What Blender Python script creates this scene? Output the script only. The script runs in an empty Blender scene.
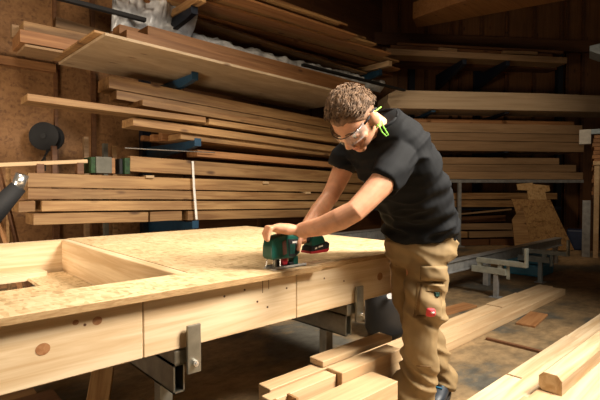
import bpy, bmesh, math, random
from mathutils import Vector, Matrix, noise
from mathutils.bvhtree import BVHTree
random.seed(7)
SC = bpy.context.scene
COL = SC.collection
PI = math.pi
V = Vector
# ------------------------------------------------------------------ camera (X runs along the bench, Y across it, metres)
CAMH, FPX = 1.10, 450.0
PITCH = math.atan(12 / FPX)
F0 = V((.6764, .7365, 0)); RT = V((.7365, -.6764, 0))
FW = F0 * math.cos(PITCH) - V((0, 0, math.sin(PITCH)))
UP = F0 * math.sin(PITCH) + V((0, 0, math.cos(PITCH)))
CAM = V((0, 0, CAMH))
cd = bpy.data.cameras.new('camera'); cam = bpy.data.objects.new('camera', cd); COL.objects.link(cam)
cd.sensor_width = 36; cd.lens = FPX / 600 * 36; cd.clip_start = .05
M3 = Matrix((RT, UP, -FW)).transposed()
cam.matrix_world = Matrix.Translation(CAM) @ M3.to_4x4()
SC.camera = cam
def at(px, py, d):
    return CAM + d * (FW + RT * ((px - 300) / FPX) + UP * ((200 - py) / FPX))

# ------------------------------------------------------------------ materials
MATS = {}
def newmat(name):
    m = bpy.data.materials.new(name); m.use_nodes = True
    nt = m.node_tree; b = nt.nodes['Principled BSDF']
    MATS[name] = m
    return m, nt, b
def ramp(nt, stops):
    r = nt.nodes.new('ShaderNodeValToRGB'); e = r.color_ramp.elements
    while len(e) < len(stops): e.new(.5)
    for q, (p, c) in zip(e, stops):
        q.position = p; q.color = (*c, 1)
    return r
def coords(nt, scale, rnd=True):
    tc = nt.nodes.new('ShaderNodeTexCoord'); mp = nt.nodes.new('ShaderNodeMapping')
    mp.inputs['Scale'].default_value = scale
    src = tc.outputs['Object']
    if rnd:
        oi = nt.nodes.new('ShaderNodeObjectInfo')
        mu = nt.nodes.new('ShaderNodeMath'); mu.operation = 'MULTIPLY'; mu.inputs[1].default_value = 23.0
        nt.links.new(oi.outputs['Random'], mu.inputs[0])
        ad = nt.nodes.new('ShaderNodeVectorMath'); ad.operation = 'ADD'
        nt.links.new(src, ad.inputs[0]); nt.links.new(mu.outputs[0], ad.inputs[1]); src = ad.outputs[0]
    nt.links.new(src, mp.inputs['Vector'])
    return mp.outputs[0]
def tex(nt, kind, vec, **kw):
    t = nt.nodes.new(kind)
    for k, v in kw.items():
        if k in t.inputs: t.inputs[k].default_value = v
        else: setattr(t, k, v)
    nt.links.new(vec, t.inputs['Vector'])
    return t
def mix(nt, blend, fac, a, b):
    m = nt.nodes.new('ShaderNodeMix'); m.data_type = 'RGBA'; m.blend_type = blend
    def put(i, v):
        if hasattr(v, 'links'): nt.links.new(v, m.inputs[i])
        elif i == 0: m.inputs[0].default_value = v
        else: m.inputs[i].default_value = (*v, 1)
    put(0, fac); put(6, a); put(7, b)
    return m.outputs[2]
def wood(name, c1, c2, knot, rough=.6, grain=(1.3, 22, 22), kscale=(2.6, 7, 7), vary=.25, ksize=.16, gate=.55):
    m, nt, b = newmat(name)
    g = tex(nt, 'ShaderNodeTexNoise', coords(nt, grain), Scale=1.0, Detail=5.0, Roughness=.6, Distortion=.8)
    col = ramp(nt, [(.36, c2), (.49, tuple((p + q) / 2 for p, q in zip(c1, c2))), (.62, c1)])
    nt.links.new(g.outputs['Fac'], col.inputs[0])
    k = tex(nt, 'ShaderNodeTexVoronoi', coords(nt, kscale), Scale=1.0, Randomness=1.0)
    kr = ramp(nt, [(0, (1, 1, 1)), (ksize * .55, (.75, .75, .75)), (ksize, (0, 0, 0))])
    nt.links.new(k.outputs['Distance'], kr.inputs[0])
    # only some cells have a knot
    gv = gate; gate = nt.nodes.new('ShaderNodeMath'); gate.operation = 'GREATER_THAN'; gate.inputs[1].default_value = gv
    sp = nt.nodes.new('ShaderNodeSeparateColor'); nt.links.new(k.outputs['Color'], sp.inputs[0]); nt.links.new(sp.outputs[0], gate.inputs[0])
    kk = nt.nodes.new('ShaderNodeMath'); kk.operation = 'MULTIPLY'
    nt.links.new(kr.outputs[0], kk.inputs[0]); nt.links.new(gate.outputs[0], kk.inputs[1])
    c = mix(nt, 'MIX', kk.outputs[0], col.outputs[0], knot)
    bl = tex(nt, 'ShaderNodeTexNoise', coords(nt, (.9, 3, 3)), Scale=1.0, Detail=2.0)
    blr = ramp(nt, [(.35, (1 - vary,) * 3), (.7, (1, 1, 1))]); nt.links.new(bl.outputs['Fac'], blr.inputs[0])
    c = mix(nt, 'MULTIPLY', 1.0, c, blr.outputs[0])
    oi = nt.nodes.new('ShaderNodeObjectInfo')
    orr = ramp(nt, [(0, (1 - vary, 1 - vary * 1.1, 1 - vary * 1.25)), (1, (1.0, 1.0, 1.0))]); nt.links.new(oi.outputs['Random'], orr.inputs[0])
    c = mix(nt, 'MULTIPLY', 1.0, c, orr.outputs[0])
    nt.links.new(c, b.inputs['Base Color']); b.inputs['Roughness'].default_value = rough
    bp = nt.nodes.new('ShaderNodeBump'); bp.inputs['Strength'].default_value = .15; bp.inputs['Distance'].default_value = .004
    nt.links.new(g.outputs['Fac'], bp.inputs['Height']); nt.links.new(bp.outputs[0], b.inputs['Normal'])
    return m
def osb(name, c1, c2, c3, rough=.7, s=1.0):
    m, nt, b = newmat(name)
    t1 = tex(nt, 'ShaderNodeTexVoronoi', coords(nt, (22 * s, 60 * s, 40 * s)), Scale=1.0)
    t2 = tex(nt, 'ShaderNodeTexVoronoi', coords(nt, (60 * s, 20 * s, 40 * s)), Scale=1.0)
    sp1 = nt.nodes.new('ShaderNodeSeparateColor'); nt.links.new(t1.outputs['Color'], sp1.inputs[0])
    sp2 = nt.nodes.new('ShaderNodeSeparateColor'); nt.links.new(t2.outputs['Color'], sp2.inputs[0])
    av = nt.nodes.new('ShaderNodeMath'); av.operation = 'ADD'
    nt.links.new(sp1.outputs[0], av.inputs[0]); nt.links.new(sp2.outputs[1], av.inputs[1])
    hv = nt.nodes.new('ShaderNodeMath'); hv.operation = 'MULTIPLY'; hv.inputs[1].default_value = .5; nt.links.new(av.outputs[0], hv.inputs[0])
    r = ramp(nt, [(.08, c3), (.35, c2), (.75, c1)]); nt.links.new(hv.outputs[0], r.inputs[0])
    bl = tex(nt, 'ShaderNodeTexNoise', coords(nt, (2.2, 2.2, 2.2)), Scale=1.0, Detail=4.0)
    br = ramp(nt, [(.35, (.78, .76, .72)), (.65, (1, 1, 1))]); nt.links.new(bl.outputs['Fac'], br.inputs[0])
    c = mix(nt, 'MULTIPLY', 1.0, r.outputs[0], br.outputs[0])
    nt.links.new(c, b.inputs['Base Color']); b.inputs['Roughness'].default_value = rough
    return m
def plain(name, c, rough=.5, metal=0, var=.15, s=18):
    m, nt, b = newmat(name)
    n = tex(nt, 'ShaderNodeTexNoise', coords(nt, (s,) * 3), Scale=1.0, Detail=3.0)
    r = ramp(nt, [(.3, tuple(x * (1 - var) for x in c)), (.7, tuple(min(1, x * (1 + var)) for x in c))])
    nt.links.new(n.outputs['Fac'], r.inputs[0]); nt.links.new(r.outputs[0], b.inputs['Base Color'])
    b.inputs['Roughness'].default_value = rough; b.inputs['Metallic'].default_value = metal
    return m
FRESH = wood('fresh_pine', (.83, .65, .42), (.62, .42, .22), (.24, .10, .035), vary=.14)
FRESH2 = wood('planed_pine', (.72, .52, .30), (.58, .38, .20), (.25, .11, .04), vary=.2, ksize=.1)
AGED = wood('aged_timber', (.56, .335, .14), (.33, .165, .058), (.11, .045, .016), vary=.36, ksize=.2, gate=.42)
AGED2 = wood('orange_timber', (.50, .245, .095), (.33, .14, .045), (.14, .05, .02), vary=.3)
DULL = wood('dull_timber', (.40, .25, .13), (.30, .18, .085), (.14, .07, .03), vary=.25, ksize=.08)
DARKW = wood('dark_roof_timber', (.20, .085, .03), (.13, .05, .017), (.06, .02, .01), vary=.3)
OSBP = osb('pale_strand_board', (.74, .56, .33), (.63, .45, .24), (.42, .27, .12), s=1.3)
OSBW = osb('aged_strand_board', (.29, .145, .053), (.235, .11, .038), (.155, .07, .023), s=.8)
OSBM = osb('brown_strand_board', (.46, .27, .10), (.35, .19, .07), (.2, .1, .03), s=.8)
OSBT = osb('tan_strand_board', (.62, .41, .19), (.52, .32, .13), (.34, .19, .07), s=.8)
PLY = wood('grey_board_face', (.50, .37, .23), (.40, .28, .16), (.15, .08, .04), vary=.2, grain=(3, 9, 9))
BLUE = plain('blue_painted_steel', (.014, .055, .105), .45, .2)
NAVY = plain('navy_painted_steel', (.008, .013, .026), .5, .2)
STEEL = plain('galvanised_steel', (.30, .285, .235), .38, .85, .2)
GREYST = plain('grey_steel', (.32, .325, .32), .45, .4, .2)
WHITEST = plain('pale_painted_steel', (.27, .33, .36), .5, .1)
BLACK = plain('black_rubber', (.012, .012, .013), .55)
BLACKP = plain('black_plastic', (.010, .010, .011), .75)
WHITE = plain('white_strap', (.75, .72, .66), .6)
FILM = plain('wrinkled_plastic_film', (.62, .64, .66), .25, 0, .35, 9)
GREENPT = plain('green_paint', (.012, .045, .010), .7, 0, .6, 40)
GREYPT = plain('grey_end_paint', (.12, .115, .09), .7)
BLUEBOX = plain('blue_plastic', (.02, .17, .30), .45)
SKIN = plain('skin', (.66, .335, .20), .45, 0, .12, 30)
SKIN.node_tree.nodes['Principled BSDF'].inputs['Subsurface Weight'].default_value = .12
SKIN.node_tree.nodes['Principled BSDF'].inputs['Subsurface Radius'].default_value = (.012, .004, .002)
LIP = plain('lips', (.50, .19, .14), .45)
HAIR = plain('brown_hair', (.13, .072, .035), .75, 0, .5, 60)
FADE = plain('short_brown_hair', (.22, .12, .065), .6, 0, .3, 90)
SHIRT = plain('black_cotton', (.0055, .0062, .0075), .8, 0, .2, 8)
SHIRT.node_tree.nodes['Principled BSDF'].inputs['Specular IOR Level'].default_value = .2
KHAKI = plain('tan_work_cloth', (.235, .158, .07), .8, 0, .15, 12)
KHAKID = plain('dark_tan_seam_and_fold', (.16, .09, .03), .8)
SHOE = plain('dark_shoe_leather', (.018, .025, .035), .5)
GREEN = plain('dark_green_plastic', (.006, .085, .062), .38, 0, .08)
RED = plain('red_plastic', (.42, .02, .03), .4)
REDP = plain('red_badge', (.52, .03, .045), .6)
NEON = plain('neon_green_cord', (.35, .85, .12), .5)
CHROME = plain('bright_metal', (.72, .72, .70), .25, .9)
EYEW = plain('eye_white', (.7, .66, .6), .25)
IRIS = plain('dark_iris', (.03, .018, .01), .2)
m, nt, b = newmat('clear_lens'); b.inputs['Base Color'].default_value = (.85, .9, .88, 1); b.inputs['Roughness'].default_value = .05
b.inputs['Alpha'].default_value = .13; b.inputs['Specular IOR Level'].default_value = .8
LENS = m
# floor: dusty concrete with sawdust and bare grey patches
m, nt, b = newmat('dusty_concrete_floor'); FLOOR = m
n1 = tex(nt, 'ShaderNodeTexNoise', coords(nt, (1.1, 1.5, 1), False), Scale=1.0, Detail=6.0, Roughness=.62)
r1 = ramp(nt, [(.40, (.085, .078, .060)), (.47, (.19, .13, .065)), (.60, (.32, .21, .10)), (.72, (.38, .26, .13))])
nt.links.new(n1.outputs['Fac'], r1.inputs[0])
n2 = tex(nt, 'ShaderNodeTexNoise', coords(nt, (9, 13, 9), False), Scale=1.0, Detail=5.0, Roughness=.7)
r2 = ramp(nt, [(.32, (.55, .53, .5)), (.6, (1, 1, 1))]); nt.links.new(n2.outputs['Fac'], r2.inputs[0])
c = mix(nt, 'MULTIPLY', 1.0, r1.outputs[0], r2.outputs[0]); nt.links.new(c, b.inputs['Base Color']); b.inputs['Roughness'].default_value = .75
bp = nt.nodes.new('ShaderNodeBump'); bp.inputs['Strength'].default_value = .3; bp.inputs['Distance'].default_value = .01
nt.links.new(n2.outputs['Fac'], bp.inputs['Height']); nt.links.new(bp.outputs[0], b.inputs['Normal'])

# ------------------------------------------------------------------ helpers
def tag(o, label=None, cat=None, group=None, kind=None):
    if label: o['label'] = label
    if cat: o['category'] = cat
    if group: o['group'] = group
    if kind: o['kind'] = kind
    return o
def link(name, me, mats, parent=None, loc=None, rot=None, smooth=False):
    o = bpy.data.objects.new(name, me); COL.objects.link(o)
    for mm in (mats if isinstance(mats, (list, tuple)) else [mats]): me.materials.append(mm)
    if loc is not None: o.location = loc
    if rot is not None: o.rotation_euler = rot
    if parent: o.parent = parent
    if smooth:
        for p in me.polygons: p.use_smooth = True
    return o
def obj(name, bm, mats, parent=None, loc=None, rot=None, smooth=False):
    bmesh.ops.recalc_face_normals(bm, faces=bm.faces[:])
    me = bpy.data.meshes.new(name); bm.to_mesh(me); bm.free()
    return link(name, me, mats, parent, loc, rot, smooth)
def empty(name, loc, rz=0):
    o = bpy.data.objects.new(name, None); COL.objects.link(o); o.location = loc; o.rotation_euler = (0, 0, rz); o.empty_display_size = .1
    return o
def abox(bm, x0, x1, y0, y1, z0, z1, bev=0.0, mi=0):
    r = bmesh.ops.create_cube(bm, size=1.0, matrix=Matrix.Translation(((x0 + x1) / 2, (y0 + y1) / 2, (z0 + z1) / 2)) @ Matrix.Diagonal((x1 - x0, y1 - y0, z1 - z0, 1)))
    vs = r['verts']
    for f in {f for v in vs for f in v.link_faces}: f.material_index = mi
    if bev > 0:
        es = list({e for v in vs for e in v.link_edges})
        bmesh.ops.bevel(bm, geom=es, offset=bev, segments=2, profile=.6, affect='EDGES', clamp_overlap=True)
def prism(bm, pts, axis, a, b, bev=0.0, mi=0):
    """closed polygon pts (2D) extruded along axis 'x','y' or 'z' from a to b"""
    def mk(p, t):
        return {'y': V((p[0], t, p[1])), 'x': V((t, p[0], p[1])), 'z': V((p[0], p[1], t))}[axis]
    A = [bm.verts.new(mk(p, a)) for p in pts]; B = [bm.verts.new(mk(p, b)) for p in pts]
    n = len(pts); fs = [bm.faces.new(A[::-1]), bm.faces.new(B)]
    for i in range(n): fs.append(bm.faces.new((A[i], A[(i + 1) % n], B[(i + 1) % n], B[i])))
    for f in fs: f.material_index = mi
    bmesh.ops.recalc_face_normals(bm, faces=fs)
    if bev > 0:
        es = list({e for f in fs for e in f.edges})
        bmesh.ops.bevel(bm, geom=es, offset=bev, segments=2, profile=.6, affect='EDGES', clamp_overlap=True)
def loft(bm, rings, n=20, p=2.0, mi=0):
    """rings: (centre, half-axis A, half-axis B); closed at both ends"""
    loops = []
    for c, A, B in rings:
        lp = []
        for i in range(n):
            t = 2 * PI * i / n; ct, st = math.cos(t), math.sin(t)
            ct = math.copysign(abs(ct) ** (2 / p), ct); st = math.copysign(abs(st) ** (2 / p), st)
            lp.append(bm.verts.new(V(c) + V(A) * ct + V(B) * st))
        loops.append(lp)
    fs = []
    for a, b2 in zip(loops, loops[1:]):
        for i in range(n): fs.append(bm.faces.new((a[i], a[(i + 1) % n], b2[(i + 1) % n], b2[i])))
    fs.append(bm.faces.new(loops[0][::-1])); fs.append(bm.faces.new(loops[-1]))
    for f in fs: f.material_index = mi
    return fs
def tube(bm, pts, n=12, flat=1.0, ref=None, mi=0, dome=False):
    """pts: (pos, radius); flat squashes the second axis"""
    P = [V(p) for p, r in pts]; R = [r for p, r in pts]
    if dome:
        d0 = (P[0] - P[1]).normalized(); d1 = (P[-1] - P[-2]).normalized()
        P = [P[0] + d0 * R[0] * .8, P[0] + d0 * R[0] * .45] + P + [P[-1] + d1 * R[-1] * .45, P[-1] + d1 * R[-1] * .8]
        R = [R[0] * .35, R[0] * .8] + R + [R[-1] * .8, R[-1] * .35]
    up = V(ref) if ref else None; rings = []
    for i in range(len(P)):
        t = (P[min(i + 1, len(P) - 1)] - P[max(i - 1, 0)]).normalized()
        if up is None:
            up = V((0, 0, 1)) if abs(t.z) < .9 else V((1, 0, 0))
        a = (up - t * up.dot(t)).normalized(); b2 = t.cross(a)
        if not ref: up = a
        rings.append((P[i], a * R[i], b2 * R[i] * flat))
    return loft(bm, rings, n, mi=mi)
def ball(bm, c, r, seg=16, mat=None, mi=0):
    s = r if isinstance(r, (tuple, list)) else (r, r, r)
    q = bmesh.ops.create_uvsphere(bm, u_segments=seg, v_segments=max(6, seg * 2 // 3), radius=1.0, matrix=Matrix.Translation(c) @ (mat or Matrix.Identity(4)) @ Matrix.Diagonal((*s, 1)))
    for f in {f for v in q['verts'] for f in v.link_faces}: f.material_index = mi
def cyl(bm, a, b, r, n=16, mi=0):
    tube(bm, [(a, r), (b, r)], n, mi=mi)
def board(name, label, cat, x0, x1, y0, y1, z0, z1, mat, group=None, tilt=0.0, rz=0.0, bev=.0022, parent=None, frame=None, warp=0.0, roll=0.0):
    """one timber; its mesh is centred on its own origin, X along the grain"""
    L, W, T = x1 - x0, y1 - y0, z1 - z0
    bm = bmesh.new(); abox(bm, -L / 2, L / 2, -W / 2, W / 2, -T / 2, T / 2)
    es = [e for e in bm.edges if abs((e.verts[0].co - e.verts[1].co).x) > .5 * L]
    bmesh.ops.subdivide_edges(bm, edges=es, cuts=7, use_grid_fill=True)
    sh = [e for e in bm.edges if len(e.link_faces) == 2 and e.calc_face_angle(0) > 1]
    bmesh.ops.bevel(bm, geom=sh, offset=min(bev, T * .2), segments=1, affect='EDGES', clamp_overlap=True)
    if warp:
        ph = random.random() * 6
        for v in bm.verts: v.co.z += warp * math.sin(v.co.x / L * 3 + ph); v.co.y += warp * .6 * math.cos(v.co.x / L * 2.3 + ph)
    loc = V(((x0 + x1) / 2, (y0 + y1) / 2, (z0 + z1) / 2))
    o = obj(name, bm, mat)
    mw = Matrix.Translation(loc) @ Matrix.Rotation(rz, 4, 'Z') @ Matrix.Rotation(tilt, 4, 'Y') @ Matrix.Rotation(roll, 4, 'X')
    if frame is not None: mw = frame @ mw
    if parent: o.parent = parent
    o.matrix_world = mw
    if parent: o.matrix_local = parent.matrix_basis.inverted() @ mw
    return tag(o, label, cat, group) if label else o
def struct(o): o['kind'] = 'structure'; return o
OSBE = wood('strand_board_edge', (.52, .34, .16), (.36, .21, .085), (.16, .08, .03), grain=(30, 30, 160), vary=.2)
def edges(bm):
    bm.normal_update()
    for f in bm.faces: f.material_index = 0 if abs(f.normal.z) > .8 else 1
def thing(name, loc, label, cat, group=None):
    o = empty(name, loc); return tag(o, label, cat, group)
def part(name, bm, mats, root, parent=None, smooth=False, label=None):
    bm.transform(Matrix.Translation(-V(root.location)))
    o = obj(name, bm, mats, parent or root, smooth=smooth)
    if label: o['label'] = label
    return o
def single(name, bm, mats, loc, label, cat, group=None, smooth=False):
    bm.transform(Matrix.Translation(-V(loc)))
    return tag(obj(name, bm, mats, None, loc, smooth=smooth), label, cat, group)
def B(): return bmesh.new()

# ------------------------------------------------------------------ setting
bm = B(); abox(bm, -4, 13, -4, 12, -.2, 0); struct(obj('floor', bm, FLOOR))
bm = B(); abox(bm, -4, 3.12, 5.82, 5.9, 0, 6); abox(bm, 3.12, 9.0, 5.82, 5.9, 0, 6, mi=1)  # right section in darker timber: its dimness is put into the colour
for x in (-1.2, .25): abox(bm, x, x + .012, 5.80, 5.83, 0, 6, mi=1)
struct(obj('wall_left', bm, [OSBW, DARKW]))
for i, (x, w) in enumerate(((1.45, .035), (1.86, .05), (3.1, .05), (4.4, .05), (5.6, .05))):
    bm = B(); abox(bm, x, x + w, 5.775, 5.82, 0, 6); struct(obj('trim_%d' % (i + 1), bm, DARKW))
bm = B(); abox(bm, -4, 1.46, 5.74, 5.82, 2.43, 2.52); struct(obj('trim_6', bm, AGED2))
# rack on the right wall: its own frame, x along the wall, y into it
RR = Matrix.Translation((6.771, 5.055, 0)) @ Matrix.Rotation(math.atan2(-.5873, .8094), 4, 'Z')
bm = B(); abox(bm, -1.2, 9, 1.15, 1.25, 0, 6.5)
o = struct(obj('wall_right', bm, wood('dark_brown_cladding', (.24, .105, .035), (.17, .07, .022), (.07, .025, .01), grain=(20, 20, 1.3), kscale=(7, 7, 2.6)))); o.matrix_world = RR
bm = B()
for x in (.1, .62, 1.2, 1.75, 1.95, 2.42, 2.99, 3.63, 4.26, 4.4, 4.78, 5.3, 5.9): abox(bm, x, x + .06, 1.10, 1.15, 0, 6.5)
o = struct(obj('trim_7', bm, DARKW)); o.matrix_world = RR
bm = B(); abox(bm, -4, 13, -4, 12, 6.0, 6.1); struct(obj('ceiling', bm, DARKW))
for i, x in enumerate((5.2, 6.2, 7.2, 8.2, 9.2)):
    bm = B(); abox(bm, x, x + .14, -1, 9, 5.45, 5.75); struct(obj('rafter' if i == 0 else 'rafter.%03d' % i, bm, DARKW))
# big laminated roof beam seen from below at the top right
bm = B(); prism(bm, [(7.62, 4.95), (8.42, 2.25), (8.6, .5), (7.3, .2), (7.1, 3.9), (7.17, 4.75)], 'z', 4.2, 4.5, .01)
struct(obj('roof_beam', bm, wood('roof_beam_timber', (.46, .215, .07), (.36, .15, .045), (.15, .06, .02), vary=.15)))
bm = B(); abox(bm, 0, 5, 1.0, 1.12, 4.05, 4.3); o = struct(obj('wall_plate', bm, DARKW)); o.matrix_world = RR

# ------------------------------------------------------------------ the bench under the panel: trestles
def trestle(x, ynear, zarm, yleg, label, mat, plate_h=.165, yfar=3.4, tube_w=.021):
    r = thing('steel_trestle', (x, yleg, 0), label, 'trestle', 'steel trestles of the work benches')
    zt = zarm
    bm = B(); w = tube_w
    # hollow rectangular tube open towards the front
    abox(bm, x - w, x - w + .006, ynear + .01, yfar, zt - .10, zt); abox(bm, x + w - .006, x + w, ynear + .01, yfar, zt - .10, zt)
    abox(bm, x - w, x + w, ynear + .01, yfar, zt - .006, zt); abox(bm, x - w, x + w, ynear + .01, yfar, zt - .10, zt - .094)
    part('cross_tube', bm, mat, r)
    bm = B(); abox(bm, x - .02, x + .05, ynear, ynear + .9, zt + .002, zt + .05, .004); part('sliding_arm', bm, mat, r)
    bm = B(); abox(bm, x + .012, x + .062, ynear - .03, ynear - .018, zt - .03, zt - .03 + plate_h, .002)
    pl = part('clamp_plate', bm, STEEL, r)
    bm = B(); prism(bm, [(x + .037 + .011 * math.cos(k * PI / 3), zt + .005 + .011 * math.sin(k * PI / 3)) for k in range(6)], 'y', ynear - .043, ynear - .03)
    cyl(bm, (x + .037, ynear - .048, zt + .005), (x + .037, ynear - .03, zt + .005), .005, 8)
    part('bolt', bm, CHROME, r, pl)
    for yy in (yleg, yfar - .35):
        bm = B(); abox(bm, x - .024, x + .024, yy - .024, yy + .024, .0, zt - .1, .003); lg = part('leg', bm, mat, r)
        bm = B(); abox(bm, x - .07, x + .07, yy - .07, yy + .07, 0, .01); part('foot_plate', bm, mat, r, lg)
    return r
trestle(.725, 1.39, .50, 1.52, 'steel trestle under the left half of the panel, nearest the camera', STEEL)
trestle(1.60, 1.392, .50, 1.55, 'steel trestle under the panel just left of the man', STEEL)

# ------------------------------------------------------------------ the timber wall panel being sawn
pn = thing('wall_panel', (1.0, 2.3, .555), 'pale timber frame wall panel lying flat, half covered with strand board', 'wall panel')
def pb(name, x0, x1, y0, y1, z0, z1, mat, bev=.003, label=None):
    return board(name, None, None, x0, x1, y0, y1, z0, z1, mat, parent=pn, bev=bev)
xs = [-1.2, .595, 1.255, 2.30]
for a, b2 in zip(xs, xs[1:]): pb('front_plate', a + .001, b2 - .001, 1.388, 1.448, .555, .747, FRESH)
pb('back_plate', -1.2, 2.30, 3.13, 3.19, .555, .768, FRESH)
pb('end_stud', 2.24, 2.30, 1.44, 3.13, .555, .746, FRESH)
def vstud(x0, x1, z1=.768):
    o = board('stud', None, None, -.845, .845, -.03, .03, .555, z1, FRESH, parent=pn, bev=.003)
    mw = Matrix.Translation(((x0 + x1) / 2, 2.285, (.5551 + z1) / 2)) @ Matrix.Rotation(PI / 2, 4, 'Z')
    o.matrix_local = pn.matrix_basis.inverted() @ mw
    return o
vstud(.815, .875); vstud(1.45, 1.51, .746)
# strand board on top: big sheet, strip along the front with its overhang (still uncut left of the saw), notch on the right
bm = B(); prism(bm, [(.862, 1.50), (1.36, 1.50), (2.302, 1.50), (2.302, 3.192), (.862, 3.192)], 'z', .7485, .7705, .0015)
edges(bm); part('top_sheet', bm, [OSBP, OSBE], pn)
bm = B(); prism(bm, [(-1.2, 1.347), (1.30, 1.341), (1.36, 1.341), (1.36, 1.374), (2.302, 1.374), (2.302, 1.4995), (.862, 1.4995), (.862, 1.585), (-1.2, 1.585)], 'z', .7485, .7705, .0015)
edges(bm); part('front_strip', bm, [OSBP, OSBE], pn)
# lower sheathing seen in the open bay
bm = B(); prism(bm, [(-1.2, 1.45), (.813, 1.45), (.813, 3.10), (.60, 3.10), (.60, 2.72), (-1.2, 2.62)], 'z', .556, .574)
part('bottom_sheet', bm, OSBP, pn)
bm = B(); abox(bm, -1.2, .70, 3.0, 3.12, .556, .60, .002); part('batten', bm, FRESH, pn)
# pencil-thin saw kerfs in the front face
bm = B(); abox(bm, 1.075, 1.0775, 1.3868, 1.3885, .69, .747); abox(bm, 1.105, 1.1075, 1.3868, 1.3885, .70, .747); part('saw_mark', bm, DARKW, pn)
bm = B()
for x, z in ((.42, .70), (.99, .715), (1.20, .69), (1.05, .66), (1.42, .70), (1.55, .67), (1.1, .63), (.90, .705)):
    cyl(bm, (x, 1.389, z), (x, 1.3865, z), .0042, 10)
part('nail_head', bm, DARKW, pn)
bm = B()
for x, z, rr in ((.31, .655, .017), (.455, .705, .013), (.395, .712, .008), (1.82, .655, .02)):
    q = bmesh.ops.create_circle(bm, cap_ends=True, segments=18, radius=1, matrix=Matrix.Translation((x, 1.3872, z)) @ Matrix.Rotation(PI / 2, 4, 'X') @ Matrix.Diagonal((rr * 1.1, rr, 1, 1)))
KNOT = wood('knot_wood', (.42, .20, .08), (.30, .12, .04), (.12, .04, .015), vary=.2, grain=(60, 60, 60))
part('knot', bm, KNOT, pn)
# grey steel bearer of the bench seen through the open bay
bm = B(); abox(bm, -1.6, .62, 2.62, 2.72, .44, .50, .004); single('bench_rail', bm, GREYST, (-.5, 2.67, .44), 'grey steel rail under the open bay of the panel', 'rail')

# ------------------------------------------------------------------ left rack
def bracket(x, yf, z, mat, label, L=1.2, h=.085):
    r = thing('cantilever_arm', (x, 5.7, z), label, 'rack arm', 'cantilever arms of the left rack')
    bm = B(); prism(bm, [(yf, z), (yf, z - h * .75), (yf + .12, z - h), (5.72, z - h * 2.2), (5.72, z)], 'x', x - .03, x + .03, .004); part('arm', bm, mat, r)
    bm = B(); abox(bm, x - .04, x + .04, yf - .006, yf + .004, z - h * .78, z + .02, .002); part('end_stop', bm, mat, r)
    return r
for x, nm in ((2.50, 'left'), (6.05, 'right')):
    bm = B(); abox(bm, x - .06, x + .06, 5.66, 5.77, 0, 3.6, .004)
    single('rack_upright', bm, NAVY, (x, 5.7, 0), 'dark steel upright of the left rack at its %s end' % nm, 'upright')
TL = .020
def zt(z, x, t=TL): return z - t * (x - .95)
bracket(2.54, 4.5, zt(.745, 2.5), BLUE, 'blue steel arm at the bottom of the left rack, just above the panel')
bracket(2.52, 4.40, 1.625, BLUE, 'blue steel arm halfway up the left rack, under the middle boards')
bracket(2.50, 4.42, 2.345, BLUE, 'blue steel arm under the big sheet of the left rack')
bracket(2.50, 4.42, 3.07, NAVY, 'dark blue steel arm with a wooden packer at the top of the left rack', h=.1)
bracket(6.05, 4.62, 3.05, BLUE, 'blue steel arm with a light packer near the rafters, above the man', h=.11)
board('packer', 'pale square timber packer lying on the top right rack arm', 'packer', -.6, .62, -.045, .045, 0, .085, FRESH2, frame=Matrix.Translation((6.02, 5.0, 3.065)) @ Matrix.Rotation(PI / 2, 4, 'Z'))
board('packer', 'brown timber packer lying on the top left rack arm', 'packer', -.7, .62, -.045, .045, 0, .08, AGED, frame=Matrix.Translation((2.50, 4.95, 3.075)) @ Matrix.Rotation(PI / 2, 4, 'Z'))
def rb(name, label, x0, x1, y0, y1, z0, z1, mat=AGED, group=None, t=TL, rz=0, warp=.004, xr=.95):
    xm = (x0 + x1) / 2; dz = -t * (xm - xr)
    return board(name, label, 'timber', x0, x1, y0, y1, z0 + dz, z1 + dz, mat, group, tilt=t, rz=rz, warp=warp)
G1 = 'timbers in the bottom stack of the left rack'
rb('timber_beam', 'aged square timber, lowest layer of the left rack, longest visible piece', .965, 2.03, 4.58, 4.9, .765, .868, AGED, G1)
rb('timber_beam', 'short timber between two seams in the lowest layer of the left rack', 2.06, 2.43, 4.60, 4.9, .765, .868, AGED, G1)
rb('timber_beam', 'long timber in the lowest layer, running right behind the jigsaw', 2.49, 5.7, 4.58, 4.9, .765, .868, AGED, G1)
rb('timber_offcut', 'short timber end sticking out left in the second layer of the bottom stack', .855, .985, 4.60, 4.9, .885, .980, AGED, G1)
rb('timber_beam', 'aged timber in the second layer of the bottom stack, above the lowest seam', 1.035, 5.6, 4.59, 4.9, .885, .982, AGED, G1)
rb('timber_beam', 'aged timber, third layer from below in the bottom stack', .925, 5.65, 4.58, 4.9, 1.0, 1.094, AGED, G1)
rb('timber_beam', 'aged timber, top layer of the bottom stack, flecked with knots', .925, 5.6, 4.58, 4.9, 1.112, 1.240, AGED, G1)
board('timber_beam', 'timber lying on the bottom stack, its left end painted green', 'timber', 1.83, 5.7, 4.55, 4.78, 1.236, 1.392, AGED, None, tilt=.026, warp=.004).location.z -= .02
bm = B(); abox(bm, 1.775, 1.829, 4.546, 4.784, 1.243, 1.403, .003); single('painted_block', bm, GREENPT, (1.8, 4.66, 1.243), 'green painted timber end on the bottom stack', 'timber end')
bm = B(); abox(bm, 1.735, 1.765, 4.58, 4.78, 1.243, 1.395, .003); single('painted_block', bm, BLACKP, (1.75, 4.66, 1.243), 'black timber end between the green and the grey one', 'timber end')
bm = B(); abox(bm, 1.50, 1.65, 4.55, 4.78, 1.246, 1.405, .004); single('painted_block', bm, GREYPT, (1.57, 4.66, 1.246), 'grey weathered timber block at the left end of the bottom stack', 'timber block')
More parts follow.
